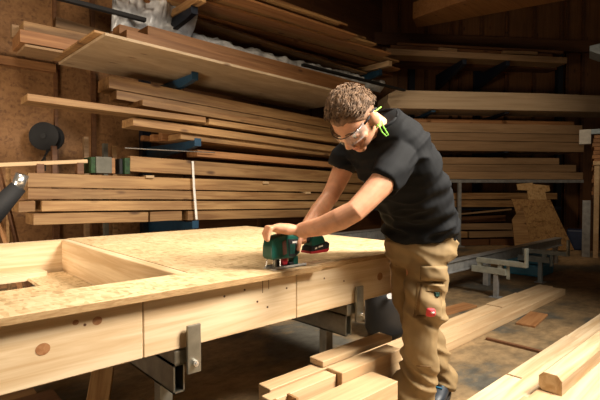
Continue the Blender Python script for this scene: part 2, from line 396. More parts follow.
bm = B(); abox(bm, 1.655, 1.70, 4.6, 4.78, 1.246, 1.40, .004); single('timber_block', bm, AGED2, (1.67, 4.66, 1.246), 'brown timber end right of the grey block', 'timber block')
bm = B(); abox(bm, 1.455, 1.496, 4.56, 4.78, 1.246, 1.40, .004); single('painted_block', bm, GREENPT, (1.47, 4.66, 1.246), 'thin dark green slat left of the grey block', 'timber end')
# little spacers poking out of the layers
for i, (x, z, lab) in enumerate(((2.64, 1.345, 'tiny pale wood wedge on the green ended timber'), (3.55, 1.165, 'tiny pale wood spacer near the middle of the bottom stack'),
                     (4.3, 1.03, 'tiny pale wood spacer low in the bottom stack'), (4.9, 1.26, 'tiny pale wood wedge beside the man, on the bottom stack'), (2.0, 1.215, 'tiny pale wood wedge under the green ended timber'))):
    bm = B(); abox(bm, x, x + .09, 4.555, 4.70, z - .012, z + .018, .004); single('wood_spacer', bm, FRESH2, (x, 4.6, z), lab, 'wedge', 'wedges between the layers of the left rack')
bm = B(); tube(bm, [((2.53, 4.53, 1.40), .014), ((2.545, 4.53, 1.1), .014), ((2.575, 4.53, .745), .015)], 8, .4); single('white_strap', bm, WHITE, (2.55, 4.53, .75), 'white strap hanging down the front of the bottom stack', 'strap')
bm = B(); cyl(bm, (1.76, 4.5, 1.499), (2.80, 4.5, 1.507), .006, 8)
single('thin_rod', bm, CHROME, (2.2, 4.5, 1.5), 'thin bright rod resting beside the lower blue arm', 'rod')
# middle level
G2 = 'boards on the middle level of the left rack'
tb = .034
rb('board', 'aged board low on the middle level, above the dark gap', 2.40, 5.7, 4.56, 4.86, 1.645, 1.71, AGED, G2, tb, xr=2.4)
for i, x in enumerate((2.20, 2.27, 2.33)):
    rb('board', ('%s pinkish board end tucked behind the lower blue arm' % ('left', 'middle', 'right')[i]), x, 4.5, 5.07 - i * .1, 5.16 - i * .1, 1.64, 1.70 + .02 * i, AGED2, G2, tb, xr=2.4)
rb('board', 'board with a yellowish sawn end, middle level of the left rack', 1.845, 5.7, 4.50, 4.80, 1.728, 1.81, AGED, G2, tb, xr=1.85)
rb('board', 'very long board sticking out far left of the middle level', .895, 2.625, 4.40, 4.66, 1.845, 1.905, AGED, G2, .012, xr=.9)
rb('board', 'board continuing right of the long one in the middle level', 2.7, 5.7, 4.46, 4.8, 1.84, 1.905, AGED, G2, tb, xr=2.2)
rb('board', 'board with a square yellow end, second from top of the middle level', 1.945, 5.7, 4.50, 4.86, 1.945, 2.010, AGED, G2, tb * 1.25, xr=1.95)
rb('board', 'short board end showing behind the square yellow end', 1.763, 5.0, 4.72, 4.92, 2.015, 2.107, AGED, G2, tb, xr=1.76)
rb('board', 'thick top board of the middle level, close under the big sheet', 1.69, 5.75, 4.72, 5.05, 2.125, 2.25, AGED, G2, tb * 1.1, xr=1.69)
rb('board', 'loose single board above the bottom stack, in the dark gap', 2.60, 5.7, 4.55, 4.80, 1.455, 1.53, AGED2, G2, .022, xr=2.6)
# big sheet level
rb('sheet', 'big greyish building sheet seen from below, overhanging the left rack', 1.36, 4.95, 3.98, 5.23, 2.385, 2.412, PLY, 'sheets on the third level of the left rack', .012, rz=.03, warp=0, xr=1.3)
rb('sheet', 'second thin sheet on top of the big greyish one', 1.30, 4.85, 4.06, 5.22, 2.418, 2.440, AGED, 'sheets on the third level of the left rack', .012, rz=.03, warp=0, xr=1.3)
G3 = 'beams lying on the big sheet of the left rack'
rb('timber_beam', 'lower pinkish beam along the front of the big sheet', 1.66, 5.4, 4.22, 4.42, 2.452, 2.567, AGED2, G3, .012, rz=.02, xr=1.66)
rb('timber_beam', 'upper pinkish beam on the big sheet, left end cut square', 1.90, 5.3, 4.30, 4.52, 2.572, 2.69, AGED2, G3, .012, rz=.02, xr=1.9)
rb('timber_beam', 'short orange beam end just behind the upper pinkish beam', 1.74, 3.4, 4.56, 4.74, 2.62, 2.74, AGED2, G3, .02, xr=1.8)
rb('timber_beam', 'darker orange beam at the back of the big sheet', 3.3, 5.5, 4.66, 4.9, 2.66, 2.80, AGED2, G3, .02, xr=3)
G4 = 'timbers sticking out left of the big sheet'
rb('timber', 'lower brown timber sticking out to the left behind the big sheet', .94, 1.75, 4.85, 5.24, 2.455, 2.575, AGED2, G4, .0, rz=-.02)
rb('timber', 'upper pale timber sticking out to the left behind the big sheet', .985, 2.0, 4.95, 5.15, 2.578, 2.69, AGED, G4, .0)
rb('timber', 'thin flat timber at the bottom of those sticking out left', .97, 1.9, 4.83, 5.2, 2.418, 2.442, DULL, G4, .0)
rb('timber', 'thin end of a timber peeping out behind the upper pale one', .93, 1.6, 5.17, 5.25, 2.578, 2.70, DULL, G4, 0)
rb('lath', 'long pale lath above the left timbers, near the wall', 1.33, 2.25, 5.22, 5.32, 2.80, 2.91, AGED, G4, .05)
# dark shelf board with the film-wrapped bundle
bm = B(); abox(bm, -1, 2.12, 4.78, 4.84, 2.915, 2.955, .004); single('steel_bar', bm, BLACKP, (.5, 4.8, 2.93), 'dark bar crossing the top left of the rack', 'bar', 'bars below the top level')
bm = B(); abox(bm, 4.3, 6.75, 4.60, 4.66, 2.80, 2.835, .004); single('steel_bar', bm, BLACKP, (5.5, 4.63, 2.8), 'dark bar above the man\'s head, in front of the plastic film', 'bar', 'bars below the top level')
def film(name, x0, x1, y, z0, z1, label, amp=.06, depth=.25, loc=None, seed=0):
    bm = B(); n, k = 130, 26; rows = []
    for j in range(k + 1):
        row = []
        for i in range(n + 1):
            x = x0 + (x1 - x0) * i / n; t = PI * j / k
            p = V((x, y - depth * math.sin(t) * .5, z0 + (z1 - z0) * (.5 - .5 * math.cos(t))))
            d = noise.noise(p * 6 + V((seed, 0, 0))) * amp + abs(noise.noise(V((p.x * 3 + p.z * 9, p.y * 14, p.z * 5 + seed)))) * amp + abs(noise.noise(V((p.x * 9 + p.z * 22, p.y * 12, p.z * 14 + seed)))) * amp * .7
            row.append(bm.verts.new(p + V((0, -d, d * .5))))
        rows.append(row)
    for a, b2 in zip(rows, rows[1:]):
        for i in range(n): bm.faces.new((a[i], a[i + 1], b2[i + 1], b2[i]))
    # close the back and both ends so the bundle is solid
    for e in (0, -1): bm.faces.new([r[e] for r in rows])
    bm.faces.new(rows[0]); 
    back = [bm.faces.new((rows[0][i], rows[0][i + 1], rows[-1][i + 1], rows[-1][i])) for i in range(n)]
    return single(name, bm, FILM, (x0, y, z0), label, 'film', smooth=True)
film('plastic_film', 1.85, 2.75, 5.10, 2.785, 3.38, 'crumpled grey plastic film bunched at the top left of the rack', .12, .4)
film('plastic_film', 2.80, 6.55, 5.10, 2.78, 3.0, 'strip of grey plastic film wrapped along the bundle below the top boards', .07, .3, seed=5)
rb('shelf_board', 'dark board carrying the plastic film, below the top level', 1.8, 6.5, 4.92, 5.35, 2.745, 2.778, DARKW, None, 0)
# top level: fanned boards seen from below
G5 = 'boards of the top level of the left rack'
def ub(label, pa, pb2, w, z, th=.03, mat=AGED):
    a, b2 = V((*pa, 0)), V((*pb2, 0)); d = b2 - a
    return board('board', label, 'timber', -d.length / 2, d.length / 2, -w / 2, w / 2, 0, th, mat, G5, frame=Matrix.Translation((a + b2) / 2 + V((0, 0, z))) @ Matrix.Rotation(math.atan2(d.y, d.x), 4, 'Z'))
names = ['nearest the camera', 'second from the front', 'third from the front', 'fourth from the front', 'fifth from the front', 'sixth from the front', 'at the back']
ends = [(4.75, 4.08), (5.35, 4.20), (5.80, 4.26), (6.35, 4.50), (6.66, 4.70), (6.80, 4.88), (6.97, 5.08)]
for i, (e, nm) in enumerate(zip(ends, names)):
    z = 3.165 + .034 * (i % 2)
    y0 = 4.22 + .19 * i
    ub('thin brown board seen from below on the top level, %s' % nm, (1.55 + .12 * i, y0), (e[0], e[1] + .05), .185, z, .03, AGED if i % 2 else AGED2)
for i, (e, nm) in enumerate(zip([(4.4, 4.10), (5.2, 4.33), (6.2, 4.7)], ['left', 'middle', 'right'])):
    ub('upper board of the top level, ending %s of the others in the fan' % nm, (1.5, 4.25 + .25 * i), e, (.2), 3.235 + .034 * i, .03, AGED)
for i in range(3):
    ub('board of the uppermost layer by the rafters, %s' % ('front', 'middle', 'rear')[i], (1.5, 4.35 + .25 * i), (4.75 + .6 * i, 4.30 + .27 * i), .22, 3.34 + .034 * i, .03, AGED2)
rb('board', 'thin sagging board with a pale edge below the top level', 2.55, 6.0, 4.86, 5.35, 3.10, 3.125, AGED, G5, .014, rz=0, warp=.03, xr=2.5)

# ------------------------------------------------------------------ things on the wall and at the left edge
r = thing('cable_drum', (1.335, 5.62, 1.668), 'black cable drum hanging on the strand board wall', 'cable drum'); r.rotation_euler[2] = math.radians(-36)
bm = B(); cyl(bm, (1.335, 5.52, 1.668), (1.335, 5.54, 1.668), .155, 28); part('front_disc', bm, BLACKP, r)
bm = B(); cyl(bm, (1.335, 5.54, 1.668), (1.335, 5.68, 1.668), .12, 24); part('core', bm, BLACK, r)
bm = B(); cyl(bm, (1.335, 5.68, 1.668), (1.335, 5.70, 1.668), .150, 28); part('rear_disc', bm, BLACKP, r)
bm = B(); cyl(bm, (1.335, 5.505, 1.668), (1.335, 5.52, 1.668), .03, 16); part('hub', bm, BLACK, r)
bm = B(); cyl(bm, (1.335, 5.70, 1.668), (1.335, 5.80, 1.668), .02, 10); part('wall_hook', bm, BLACKP, r)
for k, (dx, dz) in enumerate(((-.10, -.36), (-.06, -.37), (0, -.38))):
    bm = B(); tube(bm, [((1.40 - .02 * k, 5.60, 1.60), .008), ((1.37 + dx * .4 - .02 * k, 5.56, 1.45), .008), ((1.335 + dx, 5.55, 1.668 + dz), .008)], 8); part('cable', bm, BLACK, r)
board('lath', 'pale square lath lying level across the left end of the bottom stack', 'lath', 0.0, 1.44, 4.60, 4.64, 1.283, 1.318, FRESH2, None, tilt=-.085, warp=.002)
for x, z1, lb in ((1.0, 1.318, 'small dark block propping the lath at the left of the bottom stack'), (1.34, 1.342, 'small brown block under the right end of the lath')):
    bm = B(); abox(bm, x, x + .06, 4.59, 4.66, 1.235, z1, .003); single('prop_block', bm, DARKW, (x, 4.62, 1.235), lb, 'block')
r = thing('suction_hose', (.6, 3.9, 0), 'black ribbed suction pipe with a silver end standing at the left edge', 'pipe')
bm = B(); tube(bm, [((.18, 4.08, .0), .085), ((.36, 4.0, .55), .085), ((.55, 3.91, .90), .08), ((.715, 3.83, 1.11), .055)], 20); part('pipe', bm, BLACKP, r, smooth=True)
bm = B(); tube(bm, [((.70, 3.835, 1.085), .045), ((.735, 3.81, 1.20), .045)], 18); part('silver_end', bm, CHROME, r, smooth=True)
for i, (a, b2, lb) in enumerate((((.70, 5.1, 1.75), (1.02, 5.0, 0), 'dark slat leaning at the left edge behind the pipe'), ((.55, 5.1, 1.75), (.95, 4.9, 0), 'brown slat leaning leftmost against the wall'), ((.9, 5.3, 1.3), (.86, 5.1, 0), 'short brown slat leaning beside the bottom stack'))):
    d = V(b2) - V(a); bm = B(); tube(bm, [(a, .022), (b2, .022)], 4); single('leaning_lath', bm, (DARKW, AGED2, AGED)[i], b2, lb, 'slat', 'slats leaning at the left edge')
for i, (x, h, m2) in enumerate(((1.30, .30, DARKW), (1.62, .42, DULL), (1.83, .36, GREYPT), (1.93, .34, AGED))):
    bm = B(); abox(bm, x, x + .05, 5.3, 5.36, 0, 1.25 + h, .004); single('upright_slat', bm, m2, (x, 5.33, 0), ['short dark slat standing behind the lath', 'pale slat standing behind the grey block', 'grey slat standing behind the green timber end', 'brown slat standing right of the grey slat'][i], 'slat', 'slats standing behind the bottom stack')
# ------------------------------------------------------------------ rack on the right wall
def qb(name, label, x0, x1, y0, y1, z0, z1, mat=DULL, group=None, tilt=0.0, rz=0.0, warp=.004, cat='timber'):
    return board(name, label, cat, x0, x1, y0, y1, z0, z1, mat, group, tilt=tilt, rz=rz, warp=warp, frame=RR)
def rbracket(x, z, yf, label, mat=NAVY, h=.16):
    bm = B(); prism(bm, [(yf, z), (yf, z - h * .55), (1.1, z - h * 1.9), (1.1, z)], 'x', x - .04, x + .04, .004)
    o = obj('cantilever_arm', bm, mat); o.matrix_world = RR; tag(o, label, 'rack arm', 'arms of the rack on the right wall')
nm2 = {1.47: 'left', 2.35: 'right'}
for z, lv in ((3.475, 'top'), (2.525, 'thick plank'), (1.79, 'middle')):
    rbracket(.88 if z < 3 else 1.47, z, -.10, 'dark blue arm at the left under the %s level of the right rack' % lv, NAVY if z > 3 else BLUE, .16 if z > 3 else .055)
    rbracket(2.32, z, -.10, 'dark arm in the middle under the %s level of the right rack' % lv, NAVY, .16 if z > 3 else .055)
for x in (.88, 2.32, 4.2):
    bm = B(); abox(bm, x - .06, x + .06, 1.0, 1.1, 0, 4); o = obj('rack_upright', bm, NAVY); o.matrix_world = RR
    tag(o, 'dark upright of the right rack, %s' % {.88: 'behind the man', 2.32: 'middle one', 4.2: 'rightmost one'}[x], 'upright')
G6 = 'boards on the top level of the right rack'
qb('board', 'lowest and brightest board on the top level of the right rack', .0, 3.55, -.05, .3, 3.505, 3.615, DULL, G6, .012)
qb('board', 'dark board above the bright one, top level of the right rack', .1, 3.3, .02, .35, 3.63, 3.70, DARKW, G6, .012)
qb('board', 'thin board uppermost on the top level of the right rack', .25, 3.6, .12, .45, 3.74, 3.79, DARKW, G6, .015)
qb('board', 'board at the back of the top level, right rack', .3, 3.75, .5, .8, 3.51, 3.70, DARKW, G6, .0)
qb('offcut', 'short pale offcut lying slanted on the top level, near its right end', 2.25, 2.95, -.05, .012, 3.625, 3.68, DULL, G6, .0, cat='offcut')
qb('offcut', 'small pale offcut lying on the top level, left of the middle', 1.0, 1.35, -.05, .012, 3.635, 3.69, DULL, G6, .012, cat='offcut')
# thick plank with its chamfered left end
bm = B(); prism(bm, [(.0, 2.66), (.06, 2.545), (4.9, 2.56), (4.9, 2.86), (3.0, 2.885), (.16, 2.875), (.02, 2.80)], 'y', -.12, .55, .012)
bm.transform(Matrix.Translation((-2.4, -.2, -2.7))); o = obj('thick_plank', bm, wood('grey_brown_plank', (.56, .42, .27), (.46, .33, .2), (.3, .2, .1), vary=.1, grain=(.7, 10, 16), ksize=.05)); o.matrix_world = RR @ Matrix.Translation((2.4, .2, 2.7))
tag(o, 'very thick greyish plank with a slanted left end, right of the man\'s head', 'plank')
G7 = 'timbers of the middle stack of the right rack'
for i, (z0, z1, x1, y0, lb) in enumerate(((1.795, 1.975, 3.93, -.05, 'lowest wide timber of the middle stack, right rack'), (1.985, 2.13, 3.93, -.03, 'second timber from below in the middle stack, right rack'),
        (2.14, 2.31, 3.90, -.04, 'third timber from below in the middle stack, right rack'), (2.32, 2.41, 3.88, .16, 'set-back brown timber on top of the middle stack, right rack'))):
    qb('timber_beam', lb, -.35, x1, y0, .6, z0, z1, DULL if i < 3 else AGED2, G7, warp=.003)
G8 = 'timbers of the lower stack of the right rack'
for i, (z0, z1, x1, y0, lb) in enumerate(((1.265, 1.40, 3.93, -.04, 'lowest timber of the lower stack, above the steel edge'), (1.41, 1.545, 3.80, -.02, 'middle timber of the lower stack, right rack'), (1.555, 1.68, 3.48, .03, 'shortest top timber of the lower stack, right rack'))):
    qb('timber_beam', lb, -.3, x1, y0, .6, z0, z1, DULL, G8, warp=.003)
qb('steel_angle', 'grey steel edge carrying the lower stack of the right rack', -.3, 3.93, -.06, .7, 1.20, 1.258, GREYST, None, warp=0, cat='rail')
bm = B(); abox(bm, 1.38, 1.44, -.09, -.03, 0, 1.2, .004); abox(bm, 1.33, 1.49, -.14, .03, 0, .012); o = obj('steel_post', bm, GREYST); o.matrix_world = RR; tag(o, 'thin grey steel post right of the man\'s back', 'post')
G9 = 'boards under the lower stack of the right rack'
qb('timber_beam', 'upper of two timbers in the dark gap behind the steel post', .2, 3.5, .1, .5, .88, 1.0, AGED, G9)
qb('timber_beam', 'lower of two timbers in the dark gap behind the steel post', .3, 3.3, .05, .5, .74, .865, AGED, G9)
bm = B(); abox(bm, -.2, 3.6, .1, .9, .68, .73); o = obj('steel_shelf', bm, NAVY); o.matrix_world = RR; tag(o, 'dark shelf bar under the two timbers in the gap', 'shelf')
rnd = random.Random(3); G10 = 'scrap boards heaped under the right rack'
plc = ['at the bottom left', 'at the bottom middle', 'at the bottom right', 'in the second row left', 'in the second row right', 'in the third row left', 'in the third row right', 'on top at the left', 'on top at the right']
for i in range(9):
    row = (0, 0, 0, 1, 1, 2, 2, 3, 3)[i]; x0 = (.5, 1.4, 2.1, .7, 1.7, .6, 1.5, .8, 1.6)[i]; x1 = (1.37, 2.07, 3.0, 1.66, 2.8, 1.45, 2.6, 1.56, 2.5)[i]
    qb('scrap_board', 'dark scrap board of the heap under the right rack, %s' % plc[i], x0, x1, .05 + .05 * row, .5, .005 + row * .145, .12 + row * .145, rnd.choice([AGED, DULL, DARKW]), G10, rnd.uniform(-.03, .03) if row == 3 else 0, 0, .003)
qb('lath', 'thin pale lath lying slanted over the scrap heap', .9, 2.5, .0, .04, .61, .64, DULL, None, -.09, cat='lath')
# strand board panel leaning in front of the rack, T shaped offcut behind it
def leaning(name, pts, th, org, xdir, lean, mat, label, cat):
    bm = B(); prism(bm, pts, 'y', 0, th, .003)
    o = obj(name, bm, mat); a = math.atan2(xdir[1], xdir[0])
    o.matrix_world = Matrix.Translation(org) @ Matrix.Rotation(a, 4, 'Z') @ Matrix.Rotation(-lean, 4, 'X')
    tag(o, label, cat)
leaning('leaning_sheet', [(.034, 0), (.87, .0), (.53, .90), (-.20, .91)], .018, (8.16, 3.05, .012), (.809, -.587), .2, OSBM, 'brown strand board sheet leaning against the right rack', 'sheet')
leaning('board_offcut', [(.06, 0), (.46, 0), (.40, .68), (.50, .70), (.49, .80), (.18, .83), (.18, .855), (-.13, .83), (-.12, .72), (.06, .71)], .02, (8.37, 3.12, .36), (.809, -.587), .2, OSBT, 'T shaped strand board offcut standing behind the leaning sheet', 'offcut')
leaning('board_offcut', [(0, .0), (.3, .0), (.22, .80), (.0, .55)], .02, (7.92, 3.16, .012), (.809, -.587), .2, AGED, 'narrow brown offcut leaning left of the strand board sheet', 'offcut')
# far right: a pile of sheets on a timber stand
PF = Matrix.Translation((8.27, 2.20, 0)) @ Matrix.Rotation(math.atan2(-.965, .26), 4, 'Z')
for i in range(15):
    board('sheet', ('topmost' if i == 14 else 'lowest' if i == 0 else 'sheet number %d from below' % (i + 1)) + ' in the orange brown pile at the right edge', 'sheet', .06 + .012 * (i % 3), 1.4, 0, 1.0, .99 + i * .064, 1.048 + i * .064, AGED2, 'sheets of the pile at the right edge', frame=PF)
bm = B(); abox(bm, .03, 1.4, -.03, .03, 1.955, 2.03, .003); o = obj('edge_strip', bm, WHITEST); o.matrix_world = PF; tag(o, 'pale strip along the top edge of the orange brown pile', 'strip')
bm = B(); abox(bm, -.12, .04, -.06, .10, 1.80, 2.03, .004); o = obj('white_block', bm, plain('grey_white_block', (.45, .43, .38), .6)); o.matrix_world = PF; tag(o, 'white block at the top left corner of the orange brown pile', 'block')
r = thing('timber_stand', PF @ V((.6, .4, 0)), 'timber stand with upright posts at the right edge', 'stand')
def sp(name, x0, x1, y0, y1, z0, z1, mat=FRESH2):
    bm = B(); abox(bm, x0, x1, y0, y1, z0, z1, .004); bm.transform(PF); return part(name, bm, mat, r)
sp('post', .09, .16, -.12, -.03, 0, 1.46, FRESH2); sp('post', .20, .30, -.12, -.03, 0, 1.44, FRESH2); sp('post', .42, .55, -.12, -.03, 0, 1.44, FRESH2)
sp('cap', .07, .6, -.14, -.02, 1.46, 1.52, FRESH2); sp('rear_post', .06, .16, .8, .9, 0, .97, DARKW); sp('rear_post', 1.2, 1.3, .8, .9, 0, .97, DARKW); sp('front_post', 1.2, 1.3, 0, .1, 0, .97, DARKW); sp('deck', .07, 1.4, .0, 1.0, .93, .985, DARKW)
bm = B(); abox(bm, -.06, .05, -.08, .03, 0, .90, .004); bm.transform(PF); single('grey_post', bm, GREYST, PF @ V((0, 0, 0)), 'grey metal post left of the timber stand', 'post')
bm = B(); abox(bm, -.30, .0, .75, 1.1, .0, .36, .03); bm.transform(PF); single('blue_container', bm, plain('dark_blue_plastic', (.01, .02, .06), .5), PF @ V((-.15, .9, 0)), 'dark blue container in shadow left of the grey post', 'container')
bm = B(); prism(bm, [(0, 3.28), (.14, 3.20), (1.2, 3.20), (1.2, 3.5), (0, 3.36)], 'y', 0, .5, .01); bm.transform(PF); single('grey_profile', bm, WHITEST, PF @ V((.5, .2, 3.2)), 'pale grey profile end at the upper right edge', 'profile')
bm = B(); abox(bm, .0, 1.2, .1, .45, 3.40, 3.5, .01); bm.transform(PF)
bm.free()

# ------------------------------------------------------------------ far bench: rails and low trestles on the floor behind the man
def rail(label, x0, x1, y0, y1, z0, z1, mat, feet):
    w = .008; r = thing('steel_rail', ((x0 + x1) / 2, (y0 + y1) / 2, 0), label, 'rail', 'steel rails of the far bench')
    bm = B(); abox(bm, x0, x1, y0, y1, z1 - w, z1); abox(bm, x0, x1, y0, y1, z0, z0 + w); abox(bm, x0, x1, y0 + .02, y0 + .03, z0 + w, z1 - w); part('profile', bm, mat, r)
    for x in feet:
        bm = B(); abox(bm, x - .03, x + .03, y0 + .02, y1 - .02, 0, z0); part('foot', bm, mat, r)
rail('long grey steel rail running right behind the man, beside the low trestles', 2.75, 7.35, 2.26, 2.36, .25, .366, GREYST, (2.9, 5.0, 7.2))
rail('second grey steel rail behind the panel, farther from the camera', 2.5, 7.2, 4.0, 4.12, .36, .50, GREYST, (2.7, 5.0, 7.0))
def low_trestle(x, yleg, label, mat):
    r = thing('low_trestle', (x, yleg, 0), label, 'trestle', 'low trestles of the far bench')
    bm = B(); abox(bm, x - .03, x + .03, yleg - .1, yleg + .25, .235, .30, .004); part('cross_tube', bm, mat, r)
    bm = B(); abox(bm, x - .028, x + .028, yleg - .28, yleg + .20, .335, .384, .004); abox(bm, x - .02, x + .02, yleg - .06, yleg - .02, .29, .34); abox(bm, x - .02, x + .02, yleg + .15, yleg + .19, .29, .34); part('sliding_arm', bm, mat, r)
    bm = B(); abox(bm, x - .03, x + .03, yleg - .295, yleg - .275, .335, .52, .003); part('clamp_plate', bm, PALEST, r)
    bm = B(); abox(bm, x - .022, x + .022, yleg - .02, yleg + .024, 0, .235, .003); lg = part('leg', bm, GREYST if x < 5 else mat, r)
    bm = B(); abox(bm, x - .05, x + .05, yleg - .05, yleg + .054, 0, .008); part('foot_plate', bm, GREYST, r, lg)
    bm = B(); abox(bm, x - .004, x + .004, yleg - .13, yleg - .10, .20, .335); part('hanger', bm, mat, r)
PALEST = plain('cream_painted_steel', (.30, .31, .26), .5, .1)
low_trestle(4.50, 1.98, 'low pale trestle with a dark leg, nearer one beside the far rail', PALEST)
low_trestle(5.60, 1.95, 'low light blue trestle at the far end of the rail', WHITEST)
r = thing('tool_case', (6.05, 2.2, 0), 'blue plastic tool case on the floor behind the far trestle', 'case')
bm = B(); abox(bm, 5.88, 6.35, 2.05, 2.5, 0, .15, .02); part('case_body', bm, BLUEBOX, r)
bm = B(); abox(bm, 5.88, 6.35, 2.05, 2.5, .155, .235, .02); part('lid', bm, BLUEBOX, r)
bm = B(); abox(bm, 5.868, 5.882, 2.2, 2.3, .12, .22, .003); part('latch', bm, BLACKP, r)

# ------------------------------------------------------------------ boards on the floor
G11 = 'wide boards on the floor behind the man'
def fb(name, label, x0, x1, y0, y1, z0, z1, mat, group, rz=0, warp=0, tilt=0): return board(name, label, 'timber', x0, x1, y0, y1, z0, z1, mat, group, rz=rz, warp=warp, tilt=tilt)
fb('floor_board', 'front wide timber on the floor, from the man\'s leg towards the low trestle', 2.0, 5.12, 1.535, 1.672, 0, .062, FRESH2, G11, rz=.004)
fb('floor_board', 'rear wide timber on the floor, left piece ending at the first seam', 1.95, 3.92, 1.678, 1.815, 0, .060, FRESH2, G11, rz=.002)
fb('floor_board', 'rear wide timber on the floor, middle piece between two seams', 3.935, 4.57, 1.678, 1.82, 0, .066, FRESH2, G11)
fb('floor_board', 'rear wide timber on the floor, right piece at the far end', 4.585, 5.18, 1.678, 1.815, 0, .060, FRESH2, G11)
fb('wood_scrap', 'thin reddish scrap on the floor in front of the wide timbers', 3.72, 4.16, 1.36, 1.50, 0, .018, AGED2, None, rz=.12)
fb('wood_scrap', 'reddish board flat on the floor right behind the man\'s knees', 3.0, 4.0, 1.98, 2.12, 0, .02, AGED2, None, rz=-.1)
board('stick', 'thin dark stick lying across the floor between the two board piles', 'stick', -.21, .21, -.014, .014, 0, .018, DARKW, frame=Matrix.Translation((3.19, 1.26, 0)) @ Matrix.Rotation(-1.55, 4, 'Z'))
# pile at the bottom, in front of the panel
G12 = 'short timbers piled in front of the panel'
fb('short_timber', 'bottom rear timber of the short pile in front of the panel', 1.02, 1.95, 1.36, 1.465, .0, .14, FRESH2, G12)
fb('short_timber', 'bottom front timber of the short pile in front of the panel', .98, 1.58, 1.11, 1.35, .0, .14, FRESH2, G12)
fb('short_timber', 'rear timber of the short pile, its square end facing left', 1.11, 1.62, 1.385, 1.46, .15, .298, FRESH2, G12)
fb('short_timber', 'thin rear board laid on top of the short pile, starting halfway', 1.415, 1.93, 1.39, 1.475, .30, .328, FRESH2, G12)
fb('short_timber', 'middle timber of the short pile with small notches', 1.06, 1.42, 1.315, 1.377, .15, .292, FRESH2, G12)
fb('short_timber', 'upper middle timber of the short pile, dark end beside the notches', 1.425, 1.86, 1.285, 1.377, .15, .305, FRESH2, G12)
fb('short_timber', 'wide front timber of the short pile, nearest the camera', 1.0, 1.62, 1.135, 1.28, .15, .262, FRESH2, G12)
for i, x in enumerate((1.07, 1.14)):
    bm = B(); abox(bm, x, x + .012, 1.262, 1.318, .22, .2945, .001); single('wood_shim', bm, AGED, (x, 1.29, .22), ('left', 'right')[i] + ' thin upright shim stuck in the short pile', 'shim')
# big pile bottom right
G13 = 'planed boards piled at the bottom right corner'
fb('planed_board', 'outer planed board of the corner pile, left piece', 1.2, 2.47, .93, 1.03, 0, .085, FRESH, G13)
fb('planed_board', 'outer planed board of the corner pile, middle piece between two joints', 2.48, 3.42, .93, 1.025, 0, .088, FRESH, G13)
fb('planed_board', 'outer planed board of the corner pile, far piece', 3.43, 5.3, .93, 1.02, 0, .086, FRESH, G13)
fb('planed_board', 'second planed board of the corner pile, beside the outer ones', 1.2, 5.2, .80, .922, .0, .115, FRESH, G13)
fb('planed_board', 'third planed board of the corner pile, mostly hidden under the cornered one', 1.1, 5.0, .66, .79, 0, .150, FRESH2, G13)
bm = B(); prism(bm, [(-.05, 0), (.034, 0), (.05, .02), (.05, .066), (.028, .088), (-.03, .088), (-.05, .064)], 'x', -1.3, 1.3, .002)
tag(obj('planed_board', bm, FRESH, None, (3.55, .735, .152)), 'planed timber with cut corners on top of the corner pile, its end facing the camera', 'timber', G13)
fb('planed_board', 'short stub in front of the cornered timber, in the gap of the corner pile', 1.6, 2.02, .70, .765, .152, .20, FRESH2, G13)
fb('planed_board', 'nearest wide planed board, filling the bottom right corner', 1.0, 4.6, .36, .63, .12, .225, FRESH, G13)
fb('planed_board', 'hidden bearer under the nearest planed board', 1.0, 4.6, .36, .60, 0, .118, FRESH2, G13)
# rubber bag on the floor behind the legs, dark underside stuff below the panel
r = thing('shop_vacuum', (2.72, 1.98, 0), 'black vacuum cleaner standing behind the man\'s legs', 'vacuum cleaner')
bm = B(); loft(bm, [(V((2.72, 2.02, z)), V((rr, 0, 0)), V((0, rr, 0))) for z, rr in ((0.02, .13), (.06, .15), (.24, .15), (.27, .155), (.36, .13), (.42, .06))], 24); part('tank', bm, BLACK, r, smooth=True)
bm = B(); cyl(bm, (2.60, 1.90, .33), (2.58, 1.88, .345), .022, 12); part('switch', bm, CHROME, r)
bm = B(); tube(bm, [((2.66, 2.02, .42), .014), ((2.68, 2.02, .47), .014), ((2.76, 2.02, .47), .014), ((2.78, 2.02, .42), .014)], 8); part('handle', bm, BLACKP, r)
for dx, dy in ((-.1, -.1), (.1, -.1), (0, .13)):
    bm = B(); ball(bm, (2.72 + dx, 2.02 + dy, .022), .022, 10); part('wheel', bm, BLACKP, r)
# timber store in the shade under the panel
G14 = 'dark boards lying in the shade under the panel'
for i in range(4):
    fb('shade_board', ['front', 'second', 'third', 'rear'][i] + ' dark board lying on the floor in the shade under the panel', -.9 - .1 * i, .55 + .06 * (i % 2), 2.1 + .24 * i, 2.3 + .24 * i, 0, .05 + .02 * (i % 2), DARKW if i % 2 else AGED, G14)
board('prop_board', 'brown board leaning aslant in the shade under the left trestle', 'timber', -.35, .35, -.05, .05, -.02, .02, AGED, frame=Matrix.Translation((.80, 2.35, .195)) @ Matrix.Rotation(1.1, 4, 'Z') @ Matrix.Rotation(-.5, 4, 'Y'))
